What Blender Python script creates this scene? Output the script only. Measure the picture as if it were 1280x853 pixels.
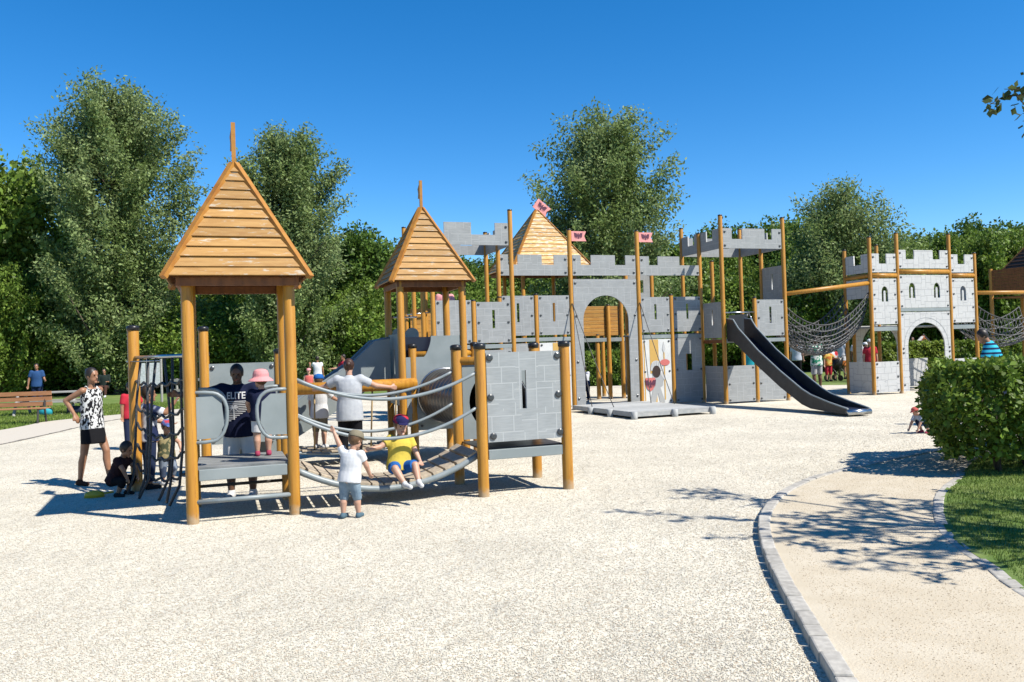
import bpy, bmesh, math, random
import numpy as np
from mathutils import Vector, Matrix, Euler
from mathutils.bvhtree import BVHTree
R = math.radians
random.seed(7)
for o in list(bpy.data.objects): bpy.data.objects.remove(o)
scene = bpy.context.scene
C = scene.collection

# ------------------------------------------------------------------ camera, light, exposure
CAM_H = 1.68; FOCAL = 1035/1280; ROLL = .032; PITCH = math.atan((438-426.5)/1035)
cam_d = bpy.data.cameras.new('camera'); cam = bpy.data.objects.new('camera', cam_d); C.objects.link(cam)
cam_d.sensor_width = 36; cam_d.lens = 36*FOCAL; cam_d.clip_end = 3000
fw = Vector((0, math.cos(PITCH), math.sin(PITCH))); u0 = Vector((0, -math.sin(PITCH), math.cos(PITCH))); r0 = Vector((1, 0, 0))
rt = math.cos(ROLL)*r0 - math.sin(ROLL)*u0; up = math.sin(ROLL)*r0 + math.cos(ROLL)*u0
mw = Matrix((rt, up, -fw)).transposed().to_4x4(); mw.translation = (0, 0, CAM_H)
cam.matrix_world = mw
scene.camera = cam
SUN_EL = 50.0; SUN_V = Vector((.885, -.465)).normalized()
w = bpy.data.worlds.new('World'); scene.world = w; w.use_nodes = True
nt = w.node_tree; bg = nt.nodes['Background']
sky = nt.nodes.new('ShaderNodeTexSky'); sky.sky_type = 'NISHITA'; sky.sun_disc = False
sky.sun_elevation = R(SUN_EL); sky.sun_rotation = math.atan2(SUN_V.x, SUN_V.y)
sky.altitude = 300; sky.air_density = .85; sky.dust_density = 0.0; sky.ozone_density = 4.0
hs_ = nt.nodes.new('ShaderNodeHueSaturation'); hs_.inputs['Saturation'].default_value = 1.34; hs_.inputs['Hue'].default_value = .500
nt.links.new(sky.outputs[0], hs_.inputs['Color']); nt.links.new(hs_.outputs[0], bg.inputs[0]); bg.inputs[1].default_value = 0.106
sd = bpy.data.lights.new('sun', 'SUN'); sd.energy = 5.0; sd.angle = R(.53); sd.color = (1, .95, .86)
sun = bpy.data.objects.new('sun', sd); C.objects.link(sun)
sv = Vector((SUN_V.x*math.cos(R(SUN_EL)), SUN_V.y*math.cos(R(SUN_EL)), math.sin(R(SUN_EL))))
sun.rotation_euler = sv.to_track_quat('Z', 'Y').to_euler(); sun.location = (20, -10, 30)
vs = scene.view_settings; vs.view_transform = 'Standard'; vs.look = 'None'; vs.gamma = 1; vs.exposure = 0.82

# ------------------------------------------------------------------ materials
KA = .74; GK = .85
def M(name, col, rough=.6, col2=None, scale=6, stretch=(1, 1, 1), bump=0, bscale=None, metal=0, spec=.4, island=0, island_lo=.6, lo=.4, hi=.65, detail=5, flake=None, flake_at=.6, flake_stretch=None, transl=0):
    col = tuple(c*KA for c in col); col2 = col2 and tuple(c*KA for c in col2); flake = flake and tuple(c*KA for c in flake)
    m = bpy.data.materials.new(name); m.use_nodes = True
    t = m.node_tree; N = t.nodes; L = t.links; b = N['Principled BSDF']
    b.inputs['Roughness'].default_value = rough; b.inputs['Metallic'].default_value = metal
    b.inputs['Specular IOR Level'].default_value = spec
    b.inputs['Base Color'].default_value = (*col, 1)
    cur = None
    if col2 or bump or flake:
        tc = N.new('ShaderNodeTexCoord'); oi = N.new('ShaderNodeObjectInfo')
        ml = N.new('ShaderNodeMath'); ml.operation = 'MULTIPLY'; ml.inputs[1].default_value = 37; L.new(oi.outputs['Random'], ml.inputs[0])
        ad = N.new('ShaderNodeVectorMath'); ad.operation = 'ADD'; L.new(tc.outputs['Object'], ad.inputs[0]); L.new(ml.outputs[0], ad.inputs[1])
        mp = N.new('ShaderNodeMapping'); mp.inputs['Scale'].default_value = stretch; L.new(ad.outputs[0], mp.inputs[0])
        nz = N.new('ShaderNodeTexNoise'); nz.inputs['Scale'].default_value = scale; nz.inputs['Detail'].default_value = detail; L.new(mp.outputs[0], nz.inputs['Vector'])
    if col2:
        cr = N.new('ShaderNodeValToRGB'); cr.color_ramp.elements[0].position = lo; cr.color_ramp.elements[1].position = hi
        cr.color_ramp.elements[0].color = (*col, 1); cr.color_ramp.elements[1].color = (*col2, 1)
        L.new(nz.outputs['Fac'], cr.inputs[0]); cur = cr.outputs[0]
    if flake:
        mp2 = N.new('ShaderNodeMapping'); mp2.inputs['Scale'].default_value = flake_stretch or (3, 3, 14); L.new(ad.outputs[0], mp2.inputs[0])
        n2 = N.new('ShaderNodeTexNoise'); n2.inputs['Scale'].default_value = 2.2; n2.inputs['Detail'].default_value = 8; n2.inputs['Roughness'].default_value = .7
        L.new(mp2.outputs[0], n2.inputs['Vector'])
        r2 = N.new('ShaderNodeValToRGB'); r2.color_ramp.elements[0].position = flake_at; r2.color_ramp.elements[1].position = flake_at+.05
        L.new(n2.outputs['Fac'], r2.inputs[0])
        mx = N.new('ShaderNodeMixRGB'); L.new(r2.outputs[0], mx.inputs[0])
        if cur: L.new(cur, mx.inputs[1])
        else: mx.inputs[1].default_value = (*col, 1)
        mx.inputs[2].default_value = (*flake, 1); cur = mx.outputs[0]
    if island:
        g = N.new('ShaderNodeNewGeometry'); mr = N.new('ShaderNodeMapRange'); mr.inputs['To Min'].default_value = island_lo; mr.inputs['To Max'].default_value = island
        L.new(g.outputs['Random Per Island'], mr.inputs['Value'])
        hs = N.new('ShaderNodeHueSaturation'); L.new(mr.outputs[0], hs.inputs['Value'])
        if cur: L.new(cur, hs.inputs['Color'])
        else: hs.inputs['Color'].default_value = (*col, 1)
        cur = hs.outputs[0]
    if cur: L.new(cur, b.inputs['Base Color'])
    if bump:
        n3 = nz
        if bscale:
            n3 = N.new('ShaderNodeTexNoise'); n3.inputs['Scale'].default_value = bscale; n3.inputs['Detail'].default_value = 6; L.new(mp.outputs[0], n3.inputs['Vector'])
        bp = N.new('ShaderNodeBump'); bp.inputs['Strength'].default_value = bump; bp.inputs['Distance'].default_value = .01
        L.new(n3.outputs['Fac'], bp.inputs['Height']); L.new(bp.outputs[0], b.inputs['Normal'])
    if transl:
        tr = N.new('ShaderNodeBsdfTranslucent'); ms = N.new('ShaderNodeMixShader'); ms.inputs[0].default_value = transl
        if cur: L.new(cur, tr.inputs[0])
        else: tr.inputs[0].default_value = (*col, 1)
        out = [n for n in N if n.type == 'OUTPUT_MATERIAL'][0]
        L.new(b.outputs[0], ms.inputs[1]); L.new(tr.outputs[0], ms.inputs[2]); L.new(ms.outputs[0], out.inputs[0])
    return m

def brick_mat(name, c1, c2, groove, bw, bh, gsize=.012, rough=.55, bump=.3):
    c1, c2, groove = [tuple(c*KA for c in q) for q in (c1, c2, groove)]
    m = bpy.data.materials.new(name); m.use_nodes = True
    t = m.node_tree; N = t.nodes; L = t.links; b = N['Principled BSDF']; b.inputs['Roughness'].default_value = rough
    b.inputs['Specular IOR Level'].default_value = .35
    tc = N.new('ShaderNodeTexCoord'); oi = N.new('ShaderNodeObjectInfo'); sp = N.new('ShaderNodeSeparateXYZ'); L.new(tc.outputs['Object'], sp.inputs[0])
    cb = N.new('ShaderNodeCombineXYZ'); L.new(sp.outputs[0], cb.inputs[0]); L.new(sp.outputs[2], cb.inputs[1])
    ml = N.new('ShaderNodeMath'); ml.operation = 'MULTIPLY'; ml.inputs[1].default_value = 1.0; L.new(oi.outputs['Random'], ml.inputs[0])
    ad = N.new('ShaderNodeVectorMath'); ad.operation = 'ADD'; L.new(cb.outputs[0], ad.inputs[0]); L.new(ml.outputs[0], ad.inputs[1])
    def brick(w, h, off):
        br = N.new('ShaderNodeTexBrick'); br.inputs['Scale'].default_value = 1
        br.inputs['Brick Width'].default_value = w; br.inputs['Row Height'].default_value = h; br.inputs['Mortar Size'].default_value = gsize
        br.inputs['Mortar Smooth'].default_value = .1; br.offset = off; br.squash = 1.4; br.squash_frequency = 3
        br.inputs['Color1'].default_value = (0, 0, 0, 1); br.inputs['Color2'].default_value = (0, 0, 0, 1); br.inputs['Mortar'].default_value = (1, 1, 1, 1)
        L.new(ad.outputs[0], br.inputs['Vector']); return br
    b1 = brick(bw, bh, .5)
    sw_ = N.new('ShaderNodeSeparateXYZ'); L.new(ad.outputs[0], sw_.inputs[0]); cs = N.new('ShaderNodeCombineXYZ'); L.new(sw_.outputs[1], cs.inputs[0]); L.new(sw_.outputs[0], cs.inputs[1])
    b2 = brick(bw*.95, bh*1.1, .37); L.new(cs.outputs[0], b2.inputs['Vector'])
    vo = N.new('ShaderNodeTexVoronoi'); vo.distance = 'CHEBYCHEV'; vo.inputs['Scale'].default_value = 1.1/bw*.8; vo.inputs['Randomness'].default_value = .7; L.new(ad.outputs[0], vo.inputs['Vector'])
    sc_ = N.new('ShaderNodeSeparateColor'); L.new(vo.outputs['Color'], sc_.inputs[0]); gt_ = N.new('ShaderNodeMath'); gt_.operation = 'GREATER_THAN'; gt_.inputs[1].default_value = .62; L.new(sc_.outputs[0], gt_.inputs[0])
    bm_ = N.new('ShaderNodeMixRGB'); L.new(gt_.outputs[0], bm_.inputs[0]); L.new(b1.outputs['Color'], bm_.inputs[1]); L.new(b2.outputs['Color'], bm_.inputs[2])
    nz = N.new('ShaderNodeTexNoise'); nz.inputs['Scale'].default_value = 3.5; nz.inputs['Detail'].default_value = 6; L.new(ad.outputs[0], nz.inputs['Vector'])
    n2 = N.new('ShaderNodeTexNoise'); n2.inputs['Scale'].default_value = 60; n2.inputs['Detail'].default_value = 3
    mpx = N.new('ShaderNodeMapping'); mpx.inputs['Scale'].default_value = (.12, 1, 1); L.new(ad.outputs[0], mpx.inputs[0]); L.new(mpx.outputs[0], n2.inputs['Vector'])
    mx0 = N.new('ShaderNodeMath'); mx0.operation = 'ADD'; L.new(nz.outputs['Fac'], mx0.inputs[0]); L.new(n2.outputs['Fac'], mx0.inputs[1])
    hf = N.new('ShaderNodeMath'); hf.operation = 'MULTIPLY'; hf.inputs[1].default_value = .5; L.new(mx0.outputs[0], hf.inputs[0])
    cr = N.new('ShaderNodeValToRGB'); cr.color_ramp.elements[0].position = .38; cr.color_ramp.elements[1].position = .62
    cr.color_ramp.elements[0].color = (*c1, 1); cr.color_ramp.elements[1].color = (*c2, 1); L.new(hf.outputs[0], cr.inputs[0])
    mx = N.new('ShaderNodeMixRGB'); L.new(bm_.outputs[0], mx.inputs[0]); L.new(cr.outputs[0], mx.inputs[1]); mx.inputs[2].default_value = (*groove, 1)
    L.new(mx.outputs[0], b.inputs['Base Color'])
    bp = N.new('ShaderNodeBump'); bp.inputs['Strength'].default_value = bump; bp.inputs['Distance'].default_value = .004; bp.invert = True
    L.new(bm_.outputs[0], bp.inputs['Height']); L.new(bp.outputs[0], b.inputs['Normal'])
    return m

MAT = {}
def dust(m):
    t = m.node_tree; N = t.nodes; L = t.links; b = N['Principled BSDF']; src = b.inputs['Base Color'].links[0].from_socket
    tc = N.new('ShaderNodeTexCoord'); sp = N.new('ShaderNodeSeparateXYZ'); L.new(tc.outputs['Object'], sp.inputs[0]); nz = N.new('ShaderNodeTexNoise'); nz.inputs['Scale'].default_value = 16; L.new(tc.outputs['Object'], nz.inputs['Vector'])
    ma = N.new('ShaderNodeMath'); ma.operation = 'MULTIPLY_ADD'; ma.inputs[1].default_value = .22; L.new(nz.outputs['Fac'], ma.inputs[0]); L.new(sp.outputs[2], ma.inputs[2])
    mr = N.new('ShaderNodeMapRange'); mr.inputs['From Min'].default_value = .12; mr.inputs['From Max'].default_value = .24; mr.inputs['To Min'].default_value = .75; mr.inputs['To Max'].default_value = 0; L.new(ma.outputs[0], mr.inputs['Value'])
    mx = N.new('ShaderNodeMixRGB'); L.new(mr.outputs[0], mx.inputs[0]); L.new(src, mx.inputs[1]); mx.inputs[2].default_value = (.31, .25, .17, 1); L.new(mx.outputs[0], b.inputs['Base Color'])
MAT['post'] = M('post_wood', (.53, .255, .032), .45, (.43, .185, .020), 5, (6, 6, .35), bump=.25, flake=(.20, .09, .025), flake_at=.595, flake_stretch=(34, 34, .9))
dust(MAT['post'])
MAT['roof'] = M('roof_plank', (.43, .240, .072), .6, (.35, .178, .045), 4, (1.2, 1.2, 9), bump=.3, island=1.15, island_lo=.8, flake=(.46, .38, .28), flake_at=.575, flake_stretch=(2.2, 2.2, 12))
MAT['roofw'] = M('roof_plank_weathered', (.60, .38, .14), .65, (.55, .27, .07), 4, (1.2, 1.2, 9), bump=.3, island=1.15, island_lo=.8, flake=(.68, .58, .44), flake_at=.52, flake_stretch=(2.2, 2.2, 12))
MAT['batten'] = M('roof_batten', (.46, .21, .035), .5, (.38, .15, .022), 5, (2, 2, 2), bump=.2)
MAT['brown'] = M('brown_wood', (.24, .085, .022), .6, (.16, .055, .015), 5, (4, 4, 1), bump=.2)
MAT['darkroof'] = M('dark_roof_plank', (.085, .04, .02), .6, (.06, .03, .015), 5, (4, 4, 1), bump=.2)
MAT['plankwall'] = M('plank_wall', (.52, .27, .055), .55, (.42, .18, .03), 4, (1, 1, 9), bump=.2, island=1.15, island_lo=.8)
MAT['panel'] = brick_mat('grey_brick_panel', (.29, .30, .30), (.355, .365, .365), (.40, .41, .41), .36, .18, .007)
MAT['panelbig'] = brick_mat('grey_block_panel', (.32, .34, .343), (.385, .405, .407), (.455, .475, .475), .27, .19, .006)
MAT['white'] = brick_mat('white_brick_panel', (.53, .53, .515), (.60, .595, .58), (.37, .37, .37), .27, .19, .008)
MAT['plain'] = M('grey_plain_panel', (.245, .28, .28), .5, (.295, .33, .33), 3, (1, 1, 1), bump=.05)
MAT['knight'] = M('mural_white', (.72, .72, .69), .55, (.64, .65, .64), 4)
MAT['myellow'] = M('mural_yellow', (.62, .38, .10), .55); MAT['mpink'] = M('mural_pink', (.62, .17, .15), .55)
MAT['mgrey'] = M('mural_grey', (.40, .41, .41), .55); MAT['mdark'] = M('mural_dark', (.04, .022, .016), .6); MAT['mgrey2'] = M('mural_pale_grey', (.55, .55, .54), .55)
MAT['flag'] = M('flag_board', (.80, .30, .28), .5, (.85, .38, .35), 6); MAT['emblem'] = M('flag_emblem', (.11, .03, .06), .5)
MAT['black'] = M('black_plastic', (.018, .017, .017), .35)
MAT['bolt'] = M('bolt_cap', (.05, .055, .06), .3, spec=.6)
MAT['tube'] = M('grey_tube', (.23, .27, .28), .4, (.28, .31, .32), 9)
MAT['steel'] = M('steel', (.55, .56, .57), .28, metal=1)
MAT['tunnel'] = M('tunnel_plastic', (.06, .052, .045), .32, spec=.5)
MAT['rope'] = M('black_rope', (.035, .034, .035), .6, (.08, .078, .075), 60)
MAT['netrope'] = M('net_rope', (.045, .045, .047), .55, (.20, .20, .20), 22)
MAT['tan_rope'] = M('tan_rope', (.38, .27, .13), .8)
MAT['deck'] = M('deck_mat', (.20, .22, .23), .7, (.30, .31, .31), 5, (1, 6, 1), bump=.3)
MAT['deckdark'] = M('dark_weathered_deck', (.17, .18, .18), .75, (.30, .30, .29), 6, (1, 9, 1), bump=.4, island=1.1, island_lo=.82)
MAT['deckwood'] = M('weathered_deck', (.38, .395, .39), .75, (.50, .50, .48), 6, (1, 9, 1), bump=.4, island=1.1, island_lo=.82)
MAT['tread'] = M('bridge_plank', (.40, .33, .24), .7, (.55, .45, .32), 7, (3, 3, 3), bump=.3, island=1.12, island_lo=.8)
MAT['slide_side'] = M('slide_side', (.036, .036, .037), .55, (.05, .051, .052), 5)
MAT['slide_bed'] = M('slide_bed', (.012, .015, .032), .35, spec=.5)
MAT['bark'] = M('bark', (.12, .09, .06), .9, (.05, .04, .03), 9, (3, 3, .6), bump=.8)
MAT['benchwood'] = M('bench_slat', (.45, .22, .10), .6, (.36, .16, .07), 5, (.5, 5, 5)); MAT['tablewood'] = M('grey_table_plank', (.42, .40, .36), .8, (.32, .31, .28), 5, (.5, 5, 5))
MAT['iron'] = M('dark_iron', (.05, .045, .04), .5)
MAT['sign'] = M('sign_board', (.75, .76, .75), .5, (.55, .60, .55), 14); MAT['paint_red'] = M('toy_red', (.55, .03, .05), .4)
MAT['toy_yellow'] = M('toy_yellow', (.6, .42, .03), .4)

def leafmat(name, a, b, transl=.32, sc=.35):
    return M(name, a, .5, b, sc, (1, 1, 1), island=1.5, island_lo=.55, lo=.35, hi=.65, transl=transl, spec=.22)
MAT['leaf_pop'] = leafmat('leaf_silver_green', (.205, .285, .085), (.300, .375, .155), .42)
MAT['leaf_dark'] = leafmat('leaf_dark_green', (.080, .155, .022), (.145, .230, .040))
MAT['leaf_mid'] = leafmat('leaf_mid_green', (.125, .210, .028), (.210, .300, .050))
MAT['leaf_hedge'] = leafmat('leaf_hedge', (.105, .190, .022), (.235, .300, .040))
MAT['leaf_near'] = leafmat('leaf_near', (.07, .10, .03), (.14, .15, .05))
MAT['grass'] = leafmat('grass_blade', (.135, .22, .032), (.25, .315, .07), .25, 1.6)
GRASS_GROUND = M('lawn_ground', (.11, .185, .03), .95, (.20, .25, .065), 2.2, bump=.6, bscale=30, detail=8)

def gravel_mat():
    k_ = lambda c: tuple(q*GK for q in c)+(1,)
    m = bpy.data.materials.new('gravel'); m.use_nodes = True
    t = m.node_tree; N = t.nodes; L = t.links; b = N['Principled BSDF']; b.inputs['Roughness'].default_value = .9; b.inputs['Specular IOR Level'].default_value = .15
    tc = N.new('ShaderNodeTexCoord')
    v1 = N.new('ShaderNodeTexVoronoi'); v1.inputs['Scale'].default_value = 78; v1.inputs['Randomness'].default_value = 1; L.new(tc.outputs['Object'], v1.inputs['Vector'])
    v2 = N.new('ShaderNodeTexVoronoi'); v2.inputs['Scale'].default_value = 19; L.new(tc.outputs['Object'], v2.inputs['Vector'])
    cr = N.new('ShaderNodeValToRGB'); e = cr.color_ramp.elements
    e[0].position = 0; e[0].color = k_((0.500, 0.428, 0.320)); e[1].position = 1; e[1].color = k_((0.680, 0.643, 0.545))
    x = e.new(.45); x.color = k_((0.615, 0.566, 0.460)); x2 = e.new(.12); x2.color = k_((0.380, 0.316, 0.230)); x3 = e.new(.22); x3.color = k_((0.585, 0.530, 0.420))
    sx = N.new('ShaderNodeSeparateColor'); L.new(v1.outputs['Color'], sx.inputs[0]); L.new(sx.outputs[0], cr.inputs[0])
    nz = N.new('ShaderNodeTexNoise'); nz.inputs['Scale'].default_value = .8; nz.inputs['Detail'].default_value = 6; L.new(tc.outputs['Object'], nz.inputs['Vector'])
    mr = N.new('ShaderNodeMapRange'); mr.inputs['From Min'].default_value = .3; mr.inputs['From Max'].default_value = .7; mr.inputs['To Min'].default_value = .84; mr.inputs['To Max'].default_value = 1.06; L.new(nz.outputs['Fac'], mr.inputs['Value'])
    hs = N.new('ShaderNodeHueSaturation'); L.new(cr.outputs[0], hs.inputs['Color']); L.new(mr.outputs[0], hs.inputs['Value'])
    L.new(hs.outputs[0], b.inputs['Base Color'])
    inv = N.new('ShaderNodeMath'); inv.operation = 'SUBTRACT'; inv.inputs[0].default_value = 1; L.new(v1.outputs['Distance'], inv.inputs[1])
    i2 = N.new('ShaderNodeMath'); i2.operation = 'MULTIPLY_ADD'; i2.inputs[1].default_value = -.5; L.new(v2.outputs['Distance'], i2.inputs[0]); L.new(inv.outputs[0], i2.inputs[2])
    bp = N.new('ShaderNodeBump'); bp.inputs['Strength'].default_value = .5; bp.inputs['Distance'].default_value = .008; L.new(i2.outputs[0], bp.inputs['Height'])
    nf = N.new('ShaderNodeTexNoise'); nf.inputs['Scale'].default_value = 3.2; nf.inputs['Detail'].default_value = 5; nf.inputs['Roughness'].default_value = .62; nf.inputs['Distortion'].default_value = .6; L.new(tc.outputs['Object'], nf.inputs['Vector'])
    b0 = N.new('ShaderNodeBump'); b0.inputs['Strength'].default_value = .55; b0.inputs['Distance'].default_value = .10; L.new(nf.outputs['Fac'], b0.inputs['Height']); L.new(b0.outputs[0], bp.inputs['Normal']); L.new(bp.outputs[0], b.inputs['Normal'])
    return m
GRAVEL = gravel_mat()
PEBBLE = M('pebble', (.69, .635, .525), .9, island=1.2, island_lo=.70, spec=.15)
SAND = M('sand_path', (.56, .485, .365), .95, (.615, .545, .425), 3, bump=.5, bscale=70, detail=9, flake=(.34, .27, .20), flake_at=.68, flake_stretch=(9, 9, 9), spec=.1)
KERB = M('granite_kerb', (.40, .375, .33), .85, (.52, .49, .43), 18, bump=.5, island=1.1, island_lo=.85)

# ------------------------------------------------------------------ mesh helpers
class MB:
    def __init__(s): s.v = []; s.f = []
    def add(s, vs, fs):
        n = len(s.v); s.v += [tuple(v) for v in vs]; s.f += [tuple(i+n for i in f) for f in fs]; return s
    def box(s, c, d, rz=0, mat=None):
        x, y, z = d[0]/2, d[1]/2, d[2]/2
        vs = [Vector((sx*x, sy*y, sz*z)) for sz in (-1, 1) for sx, sy in ((-1, -1), (1, -1), (1, 1), (-1, 1))]
        m = mat if mat is not None else Matrix.Rotation(rz, 3, 'Z')
        return s.add([m @ v + Vector(c) for v in vs], [(3, 2, 1, 0), (4, 5, 6, 7), (0, 1, 5, 4), (1, 2, 6, 5), (2, 3, 7, 6), (3, 0, 4, 7)])
    def hexa(s, vs): return s.add(vs, [(3, 2, 1, 0), (4, 5, 6, 7), (0, 1, 5, 4), (1, 2, 6, 5), (2, 3, 7, 6), (3, 0, 4, 7)])
    def tube(s, pts, r, n=8, cap=True, jit=0):
        pts = [Vector(p) for p in pts]; k = len(pts)
        rs = list(r) if hasattr(r, '__len__') else [r]*k
        vs = []; prev = None
        for i, p in enumerate(pts):
            d = (pts[min(i+1, k-1)] - pts[max(i-1, 0)]).normalized()
            if prev is None: a = d.orthogonal().normalized()
            else:
                a = prev - d*prev.dot(d); a = a.normalized() if a.length > 1e-6 else d.orthogonal().normalized()
            prev = a; b = d.cross(a)
            for j in range(n):
                t = 2*math.pi*j/n; vs.append(p + (a*math.cos(t) + b*math.sin(t))*rs[i])
        fs = [(i*n+j, i*n+(j+1) % n, (i+1)*n+(j+1) % n, (i+1)*n+j) for i in range(k-1) for j in range(n)]
        if cap: fs += [tuple(range(n-1, -1, -1)), tuple(range((k-1)*n, k*n))]
        return s.add(vs, fs)
    def ell(s, c, r, rot=None, nu=14, nv=9):
        c = Vector(c); m = rot or Matrix.Identity(3); r = (r, r, r) if not hasattr(r, '__len__') else r
        vs = [c + m @ Vector((0, 0, -r[2]))]
        for i in range(1, nv):
            ph = -math.pi/2 + math.pi*i/nv
            for j in range(nu):
                t = 2*math.pi*j/nu; vs.append(c + m @ Vector((r[0]*math.cos(ph)*math.cos(t), r[1]*math.cos(ph)*math.sin(t), r[2]*math.sin(ph))))
        vs.append(c + m @ Vector((0, 0, r[2]))); last = len(vs)-1
        fs = [(0, 1+(j+1) % nu, 1+j) for j in range(nu)]
        for i in range(nv-2):
            for j in range(nu): a = 1+i*nu; fs.append((a+j, a+(j+1) % nu, a+nu+(j+1) % nu, a+nu+j))
        a = 1+(nv-2)*nu; fs += [(a+j, a+(j+1) % nu, last) for j in range(nu)]
        return s.add(vs, fs)
    def cap(s, p0, p1, r0, r1, f0=False, f1=False, n=12):
        p0 = Vector(p0); p1 = Vector(p1); s.tube([p0, p1], [r0, r1], n)
        if not f0: s.ell(p0, r0, nu=n, nv=8)
        if not f1: s.ell(p1, r1, nu=n, nv=8)
        return s
    def loft(s, rings, n=18):   # rings: (centre, xaxis*rx, yaxis*ry)
        vs = [Vector(c) + a*math.cos(2*math.pi*j/n) + b*math.sin(2*math.pi*j/n) for c, a, b in rings for j in range(n)]; k = len(rings)
        fs = [(i*n+j, i*n+(j+1) % n, (i+1)*n+(j+1) % n, (i+1)*n+j) for i in range(k-1) for j in range(n)]
        fs += [tuple(range(n-1, -1, -1)), tuple(range((k-1)*n, k*n))]
        return s.add(vs, fs)
    def build(s, name, mat, parent=None, loc=(0, 0, 0), rz=0, smooth=False, bevel=0):
        me = bpy.data.meshes.new(name); me.from_pydata(s.v, [], s.f); me.update()
        if mat: me.materials.append(mat)
        if smooth: me.shade_smooth()
        return place(name, me, parent, loc, rz, bevel)
def place(name, me, parent=None, loc=(0, 0, 0), rz=0, bevel=0):
    o = bpy.data.objects.new(name, me); C.objects.link(o); o.location = loc; o.rotation_euler = (0, 0, rz)
    if parent: o.parent = parent
    if bevel:
        b = o.modifiers.new('bevel', 'BEVEL'); b.width = bevel; b.segments = 2; b.limit_method = 'ANGLE'; b.angle_limit = R(40)
    return o
def np_mesh(name, V, k, mat, smooth=False, F=None):
    V = np.asarray(V, np.float32).reshape(-1, 3); n = len(V)
    F = np.arange(n, dtype=np.int32) if F is None else np.asarray(F, np.int32).ravel(); nf = len(F)//k
    me = bpy.data.meshes.new(name); me.vertices.add(n); me.vertices.foreach_set('co', V.ravel())
    me.loops.add(len(F)); me.loops.foreach_set('vertex_index', F)
    me.polygons.add(nf); me.polygons.foreach_set('loop_start', np.arange(nf, dtype=np.int32)*k)
    me.update(calc_edges=True); me.materials.append(mat)
    if smooth: me.shade_smooth()
    return me
def tag(o, label, cat, group=None, kind=None):
    o['label'] = label; o['category'] = cat
    if group: o['group'] = group
    if kind: o['kind'] = kind
    return o
def thing(name, label, cat, loc, rz=0, group=None):
    o = bpy.data.objects.new(name, None); C.objects.link(o); o.location = loc; o.rotation_euler = (0, 0, rz); o.empty_display_size = .2
    return tag(o, label, cat, group)
def evald(ob):
    dg = bpy.context.evaluated_depsgraph_get(); me = bpy.data.meshes.new_from_object(ob.evaluated_get(dg)); return me
def fillmesh(outlines, t, holes=()):
    cu = bpy.data.curves.new('c', 'CURVE'); cu.dimensions = '2D'; cu.fill_mode = 'BOTH'; cu.extrude = t/2
    for pts in list(outlines)+list(holes):
        sp = cu.splines.new('POLY'); sp.points.add(len(pts)-1); sp.use_cyclic_u = True
        for p, q in zip(sp.points, pts): p.co = (q[0], q[1], 0, 1)
    ob = bpy.data.objects.new('c', cu); C.objects.link(ob); me = evald(ob)
    bpy.data.objects.remove(ob); bpy.data.curves.remove(cu)
    co = np.zeros(len(me.vertices)*3, np.float32); me.vertices.foreach_get('co', co); co = co.reshape(-1, 3)
    co = np.stack([co[:, 0], -co[:, 2], co[:, 1]], 1); me.vertices.foreach_set('co', co.ravel()); me.update()
    me.materials.clear()
    return me
def rect(x0, z0, x1, z1): return [(x0, z0), (x1, z0), (x1, z1), (x0, z1)]
def arc(cx, cz, r, a0, a1, n=20, rz=None): return [(cx+r*math.cos(a0+(a1-a0)*i/n), cz+(rz or r)*math.sin(a0+(a1-a0)*i/n)) for i in range(n+1)]
def slab(name, parent, x, y, ang, outline, mat, t=.03, holes=(), bolts=(), bolt_r=.03, kind=None):
    me = fillmesh([outline], t, holes); me.materials.append(MAT[mat] if isinstance(mat, str) else mat); me.name = name
    o = place(name, me, parent, (x, y, 0), ang)
    for bx, bz in bolts: bolt(o, bx, bz, t, bolt_r)
    return o
_bolt = {}
def bolt(p, x, z, t, r=.03):
    if r not in _bolt:
        mb = MB(); mb.tube([(0, 0, 0), (0, -.012, 0), (0, -.02, 0)], [r, r, r*.6], 12); me = bpy.data.meshes.new('bolt'); me.from_pydata(mb.v, [], mb.f); me.materials.append(MAT['bolt']); _bolt[r] = me
    return place('bolt', _bolt[r], p, (x, -t/2, z))
def edge_bolts(w, z0, z1, n=2, m=.06):
    return [(x, z0+m+(z1-z0-2*m)*i/(n-1)) for x in (m, w-m) for i in range(n)]
def slot(cx, z0, z1, w=.055): return rect(cx-w/2, z0, cx+w/2, z1)
def crenel(w, z0, zl, zt, mer):
    pts = [(0, z0), (w, z0)]
    for a, b in reversed(mer):
        x1, x0 = b*w, a*w
        if abs(x1-w) > 1e-3 or True: pts += [(x1, zl)] if x1 < w-1e-3 else []
        pts += [(x1, zt), (x0, zt)]
        if x0 > 1e-3: pts += [(x0, zl)]
    if mer[-1][1] < 1-1e-3: pts.insert(2, (w, zl))
    if mer[0][0] > 1e-3: pts.append((0, zl))
    return pts
_post = {}
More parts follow.
